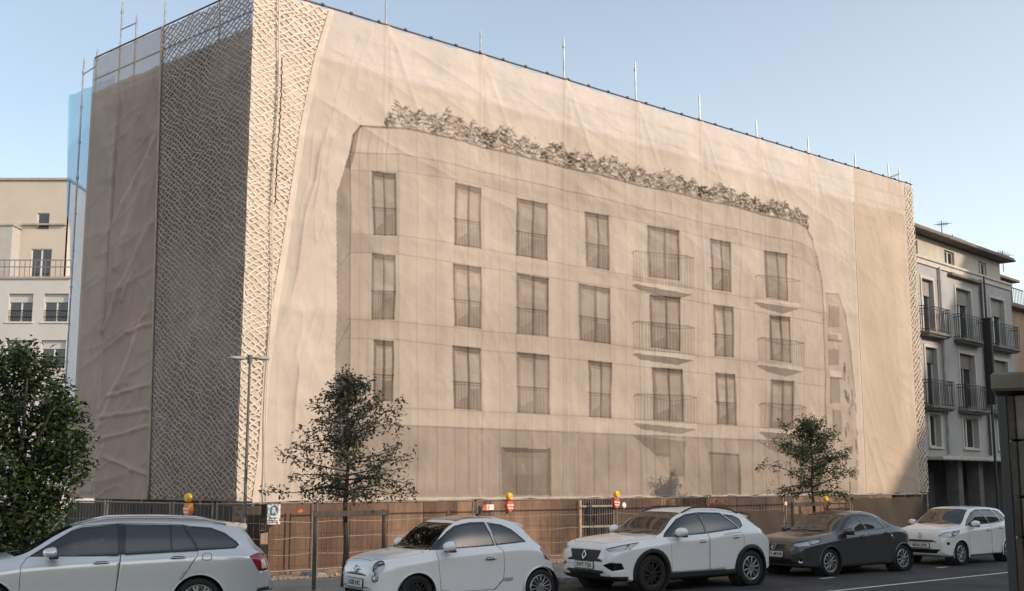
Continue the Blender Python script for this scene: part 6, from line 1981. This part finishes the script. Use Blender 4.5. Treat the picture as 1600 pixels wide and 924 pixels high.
hn = (-.80, .58, .16)
def f5_extra(root, T, pm):
    for sd in (1, -1):
        m = MB(); m.box((2.33, sd * (T['wm'](2.33) + .004), .47), (.16, .016, .05), ch=.006); m.build('side_moulding', mat('grey_trim', (0.35, 0.36, 0.36), .4), root)
fiat = make_car(dict(
    L=3.46, W=1.627, rw=.295, rr=.205, axles=(.68, 2.98), paint=white2, spokes=14, spoke_w=.017, rim_mats=(alloy_dk, alloy), arch=.04,
    zb=[(0, .36), (.05, .26), (.25, .20), (.6, .18), (2.9, .19), (3.2, .27), (3.46, .40)],
    zs=[(0, .56), (.03, .66), (.08, .735), (.2, .79), (.45, .845), (.9, .905), (1.05, .93), (2.1, 1.0), (2.6, 1.03), (2.9, 1.0), (3.1, .92), (3.3, .72), (3.46, .5)],
    zr=[(0, .58), (.03, .68), (.08, .755), (.2, .815), (.45, .87), (.85, .93), (.98, .965), (1.3, 1.255), (1.5, 1.355), (1.75, 1.40), (2.1, 1.40), (2.5, 1.345), (2.75, 1.27), (2.95, 1.1), (3.1, .97), (3.3, .74), (3.46, .52)],
    zt=[(0, .60), (.03, .72), (.08, .80), (.2, .86), (.45, .92), (.8, .97), (.9, .985), (1.45, 1.38), (1.7, 1.455), (2.0, 1.48), (2.4, 1.455), (2.75, 1.36), (2.95, 1.18), (3.15, .97), (3.3, .77), (3.46, .54)],
    wm=[(0, .44), (.03, .55), (.1, .66), (.22, .735), (.45, .785), (.8, .81), (2.6, .813), (2.95, .79), (3.2, .71), (3.35, .60), (3.46, .46)],
    ws=[(0, .40), (.03, .50), (.1, .60), (.22, .665), (.45, .71), (.95, .74), (2.1, .75), (2.6, .74), (2.95, .71), (3.2, .62), (3.46, .42)],
    wt=[(0, .36), (.03, .45), (.1, .54), (.22, .60), (.45, .64), (.85, .655), (1.0, .645), (1.45, .55), (1.8, .525), (2.4, .51), (2.75, .49), (2.95, .52), (3.2, .54), (3.46, .38)],
    screen=(.92, 1.48), bow=.13, rear_window=(2.84, 3.06, .44), glass_roof=(1.55, 2.25, .44),
    glass=[('g1', [(.985, .972), (1.12, 1.07), (1.27, 1.195), (1.45, 1.30), (1.6, 1.34), (1.80, 1.358), (2.01, 1.355), (2.09, 1.025)]), ('g2', [(2.155, 1.03), (2.10, 1.352), (2.34, 1.312), (2.5, 1.24), (2.69, 1.065)])],
    glass_door={'g1': 'd1'}, round_glass=False,
    doors=[('d1', [(1.10, .30), (1.05, .70), (1.03, .93), (1.05, .99), (1.28, 1.235), (1.46, 1.335), (1.75, 1.383), (2.05, 1.383), (2.13, 1.02), (2.24, .92), (2.265, .66), (2.25, .45), (2.09, .30)])],
    cuts=[('headlight', disc((.13, .575, .715), hn, .108, 22, 1.05), hn, True), ('headlight2', disc((.085, .555, .545), hn, .066, 18), hn, True),
          ('grille', yz((.26, .60), (.26, .575), (-.26, .575), (-.26, .60)), FRN, False),
          ('intake', yz((.50, .25), (.44, .345), (-.44, .345), (-.50, .25)), FRN, False),
          ('taillight', [(3.02, .77, .93), (3.10, .73, .96), (3.25, .64, .78), (3.23, .66, .71), (3.08, .76, .76)], (.5, .86, 0), True)],
    bulbs=((0, .055),), plate=(-.014, .455, 0), plate_text='6208 HKL', emblem=(.008, .668, 'bars', .058, .3),
    mirror=(1.21, .89, 1.02), mirror_size=(.11, .115, .085), mirror_root=(.745, .965), handles=[('d1', 1.99, .80)], handle_mat=chrome,
    top_seams=[[(.10, -.34), (.10, .34), (.24, .58), (.5, .66), (.86, .668), (.86, -.668), (.5, -.66), (.24, -.58)]],
    spoiler=(2.80, 1.365, .45, .10), aerial=((2.15, -.1, 1.475), (2.34, -.1, 1.72)), extra=[f5_extra],
    cab=dict(x0=.9, x1=2.9, dash=1.12, belt=.98, head=1.28, seats=[(1.52, -.34, .46), (1.52, .34, .46), (2.15, 0, 1.1)])))
place(fiat, 11.04, 16.46, 1.028, R(9), 'small rounded white three door hatchback with round headlights', .985)

estate = make_car(dict(
    L=4.66, W=1.80, rw=.325, rr=.23, axles=(.90, 3.60), paint=silver, spokes=8, spoke_w=.03, pair=.12, rim_mats=(alloy, alloy),
    zb=[(0, .34), (.3, .2), (.6, .18), (4.1, .2), (4.4, .28), (4.66, .42)],
    zs=[(0, .56), (.1, .72), (.4, .80), (1.0, .88), (1.3, .92), (1.7, .95), (2.5, .985), (3.5, 1.025), (4.0, 1.035), (4.35, 1.0), (4.5, .92), (4.6, .72), (4.66, .55)],
    zr=[(0, .58), (.1, .76), (.4, .85), (1.1, .945), (1.3, .98), (1.7, 1.21), (1.95, 1.335), (2.3, 1.395), (3.0, 1.40), (3.6, 1.375), (4.0, 1.325), (4.2, 1.25), (4.4, 1.03), (4.55, .9), (4.66, .57)],
    zt=[(0, .6), (.1, .82), (.4, .91), (1.1, 1.0), (1.2, 1.02), (1.9, 1.38), (2.2, 1.445), (2.8, 1.47), (3.5, 1.445), (4.1, 1.375), (4.28, 1.28), (4.42, 1.08), (4.55, .95), (4.66, .6)],
    wm=[(0, .52), (.05, .68), (.2, .80), (.5, .87), (.9, .90), (3.9, .90), (4.25, .875), (4.45, .80), (4.58, .68), (4.66, .56)],
    ws=[(0, .50), (.05, .63), (.2, .73), (.5, .79), (1.2, .82), (2.5, .83), (3.6, .815), (4.2, .77), (4.45, .70), (4.66, .52)],
    wt=[(0, .46), (.05, .58), (.2, .68), (.5, .73), (1.1, .72), (1.3, .70), (1.8, .59), (2.3, .565), (3.5, .55), (4.1, .53), (4.3, .56), (4.45, .62), (4.66, .48)],
    screen=(1.2, 1.92), bow=.12, rear_window=(4.24, 4.40, .48),
    glass=[('g1', [(1.42, .985), (1.66, 1.125), (1.89, 1.272), (2.05, 1.33), (2.50, 1.365), (2.515, .985)]), ('g2', [(2.63, .995), (2.62, 1.36), (3.19, 1.345), (3.215, 1.018)]), ('g3', [(3.245, 1.018), (3.225, 1.345), (3.375, 1.335), (3.55, 1.03)]),
           ('g4', [(3.60, 1.038), (3.42, 1.33), (3.76, 1.30), (3.95, 1.225), (4.10, 1.11), (4.12, 1.085), (4.08, 1.055)])],
    pillars=[[(2.50, .978), (2.49, 1.385), (3.44, 1.357), (3.62, 1.03)]], glass_door={'g1': 'd1', 'g2': 'd2', 'g3': 'd2'}, tinted=('g2', 'g3', 'g4'), round_glass=False,
    doors=[('d1', [(1.29, .24), (1.30, .86), (1.36, .96), (1.68, 1.165), (1.92, 1.315), (2.06, 1.37), (2.555, 1.397), (2.555, .98), (2.49, .24)]),
           ('d2', [(2.491, .24), (2.556, .98), (2.556, 1.397), (3.22, 1.38), (3.4, 1.365), (3.585, 1.03), (3.57, .95), (3.3, .52), (3.2, .24)])],
    seams=[smooth_poly([(3.63, .885), (3.76, .885), (3.765, .985), (3.635, .985)], 1)],
    cuts=[('headlight', [(.14, .45, .70), (.64, .82, .82), (.60, .84, .74), (.30, .76, .68), (.16, .6, .66)], (-.75, .65, .1), True),
          ('grille', yz((.40, .70), (.34, .56), (-.34, .56), (-.40, .70)), FRN, False), ('intake', yz((.6, .28), (.55, .38), (-.55, .38), (-.6, .28)), FRN, False),
          ('tail_clear', [(4.44, .79, .87), (4.54, .72, .89), (4.555, .70, .76), (4.46, .78, .75)], (.6, .8, 0), True),
          ('taillight', [(4.29, .87, .925), (4.45, .78, .968), (4.58, .70, .945), (4.60, .68, .73), (4.42, .80, .715)], (.6, .8, 0), True),
          ('intake.r', [(4.42, .82, .47), (4.62, .66, .48), (4.62, .66, .44), (4.42, .82, .43)], (.6, .8, 0), True)],
    plate=(-.014, .47, 0), plate_text='9153 KDR', emblem=(.0, .72, 'loop', .06, .2),
    mirror=(1.70, .99, 1.035), mirror_size=(.13, .12, .075), mirror_root=(.81, .98), handles=[('d1', 2.31, .875), ('d2', 3.31, .925)], handle_mat=chrome,
    rails=(2.05, 3.98, .04), spoiler=(4.17, 1.365, .5, .15),
    cab=dict(x0=1.1, x1=4.2, dash=1.42, belt=.99, head=1.27, seats=[(2.0, -.37, .5), (2.0, .37, .5), (2.9, 0, 1.25)])))
place(estate, 5.04, 18.61, 1.055, R(21.7), 'silver estate car with roof rails and red tail lamp at left', 1.0)

city = make_car(dict(
    L=3.56, W=1.645, rw=.30, rr=.205, axles=(.62, 3.04), paint=white3, spokes=10, spoke_w=.026, rim_mats=(alloy, alloy), arch=.04,
    zb=[(0, .36), (.05, .26), (.3, .2), (3.2, .2), (3.45, .3), (3.56, .4)],
    zs=[(0, .58), (.03, .70), (.1, .80), (.3, .86), (.6, .90), (.95, .94), (2.1, 1.0), (3.0, 1.05), (3.3, 1.0), (3.45, .9), (3.56, .6)],
    zr=[(0, .60), (.03, .74), (.1, .84), (.3, .90), (.6, .95), (.85, .985), (.95, 1.02), (1.3, 1.23), (1.6, 1.38), (1.9, 1.41), (2.6, 1.40), (3.1, 1.36), (3.3, 1.2), (3.45, 1.0), (3.56, .62)],
    zt=[(0, .63), (.03, .78), (.1, .88), (.3, .945), (.6, 1.0), (.8, 1.03), (1.5, 1.415), (1.8, 1.46), (2.4, 1.465), (3.0, 1.42), (3.2, 1.34), (3.45, 1.05), (3.56, .64)],
    wm=[(0, .50), (.03, .62), (.1, .71), (.25, .77), (.5, .80), (.9, .82), (3.0, .82), (3.3, .78), (3.45, .70), (3.56, .60)],
    ws=[(0, .47), (.03, .58), (.1, .66), (.25, .72), (.5, .745), (.9, .765), (2, .77), (3, .76), (3.3, .72), (3.45, .66), (3.56, .56)],
    wt=[(0, .44), (.03, .54), (.1, .62), (.25, .67), (.5, .69), (.85, .685), (1.0, .67), (1.5, .57), (2, .555), (3, .53), (3.3, .56), (3.56, .5)],
    screen=(.88, 1.52), bow=.12, rear_window=(3.22, 3.42, .48),
    glass=[('g1', [(1.0, .99), (1.2, 1.12), (1.5, 1.28), (1.76, 1.36), (1.95, 1.365), (2.11, 1.03)]), ('g2', [(2.17, 1.03), (2.02, 1.367), (2.6, 1.355), (2.75, 1.06)]), ('g3', [(2.82, 1.07), (2.68, 1.35), (2.95, 1.32), (3.1, 1.12)])],
    glass_door={'g1': 'd1', 'g2': 'd2'}, round_glass=False,
    doors=[('d1', [(1.05, .24), (.98, .90), (1.02, 1.0), (1.5, 1.315), (1.77, 1.387), (1.98, 1.392), (2.14, 1.02), (2.17, .24)]), ('d2', [(2.171, .24), (2.141, 1.02), (1.981, 1.392), (2.62, 1.382), (2.79, 1.05), (2.72, .6), (2.6, .24)])],
    cuts=[('headlight', [(.10, .44, .73), (.2, .52, .81), (.64, .76, .88), (.55, .78, .80), (.3, .72, .70), (.13, .6, .685)], (-.75, .65, .1), True),
          ('grille', yz((.38, .635), (.34, .585), (-.34, .585), (-.38, .635)), FRN, False), ('intake', yz((.56, .41), (.44, .30), (-.44, .30), (-.56, .41)), FRN, False),
          ('foglight', disc((.18, .68, .56), (-.8, .6, 0), .04, 12), (-.8, .6, 0), True)],
    bulbs=((.1, .055), (-.5, .05)), fog_out=-.03, plate=(-.014, .50, 0), plate_text='4826 JHB', emblem=(.012, .745, 'vw', .065, .4),
    mirror=(1.20, .90, 1.04), mirror_size=(.11, .11, .08), mirror_root=(.76, 1.0), handles=[('d1', 2.0, .86), ('d2', 2.62, .9)],
    top_seams=[[(.12, -.4), (.12, .4), (.28, .62), (.5, .70), (.80, .70), (.80, -.70), (.5, -.70), (.28, -.62)]],
    cab=dict(x0=.9, x1=3.2, dash=1.12, belt=1.0, head=1.28, seats=[(1.55, -.34, .46), (1.55, .34, .46), (2.35, 0, 1.15)])))
place(city, 27.65, 16.07, .98, R(.8), 'small white city car farthest along the kerb beside the plank kiosk', .99)
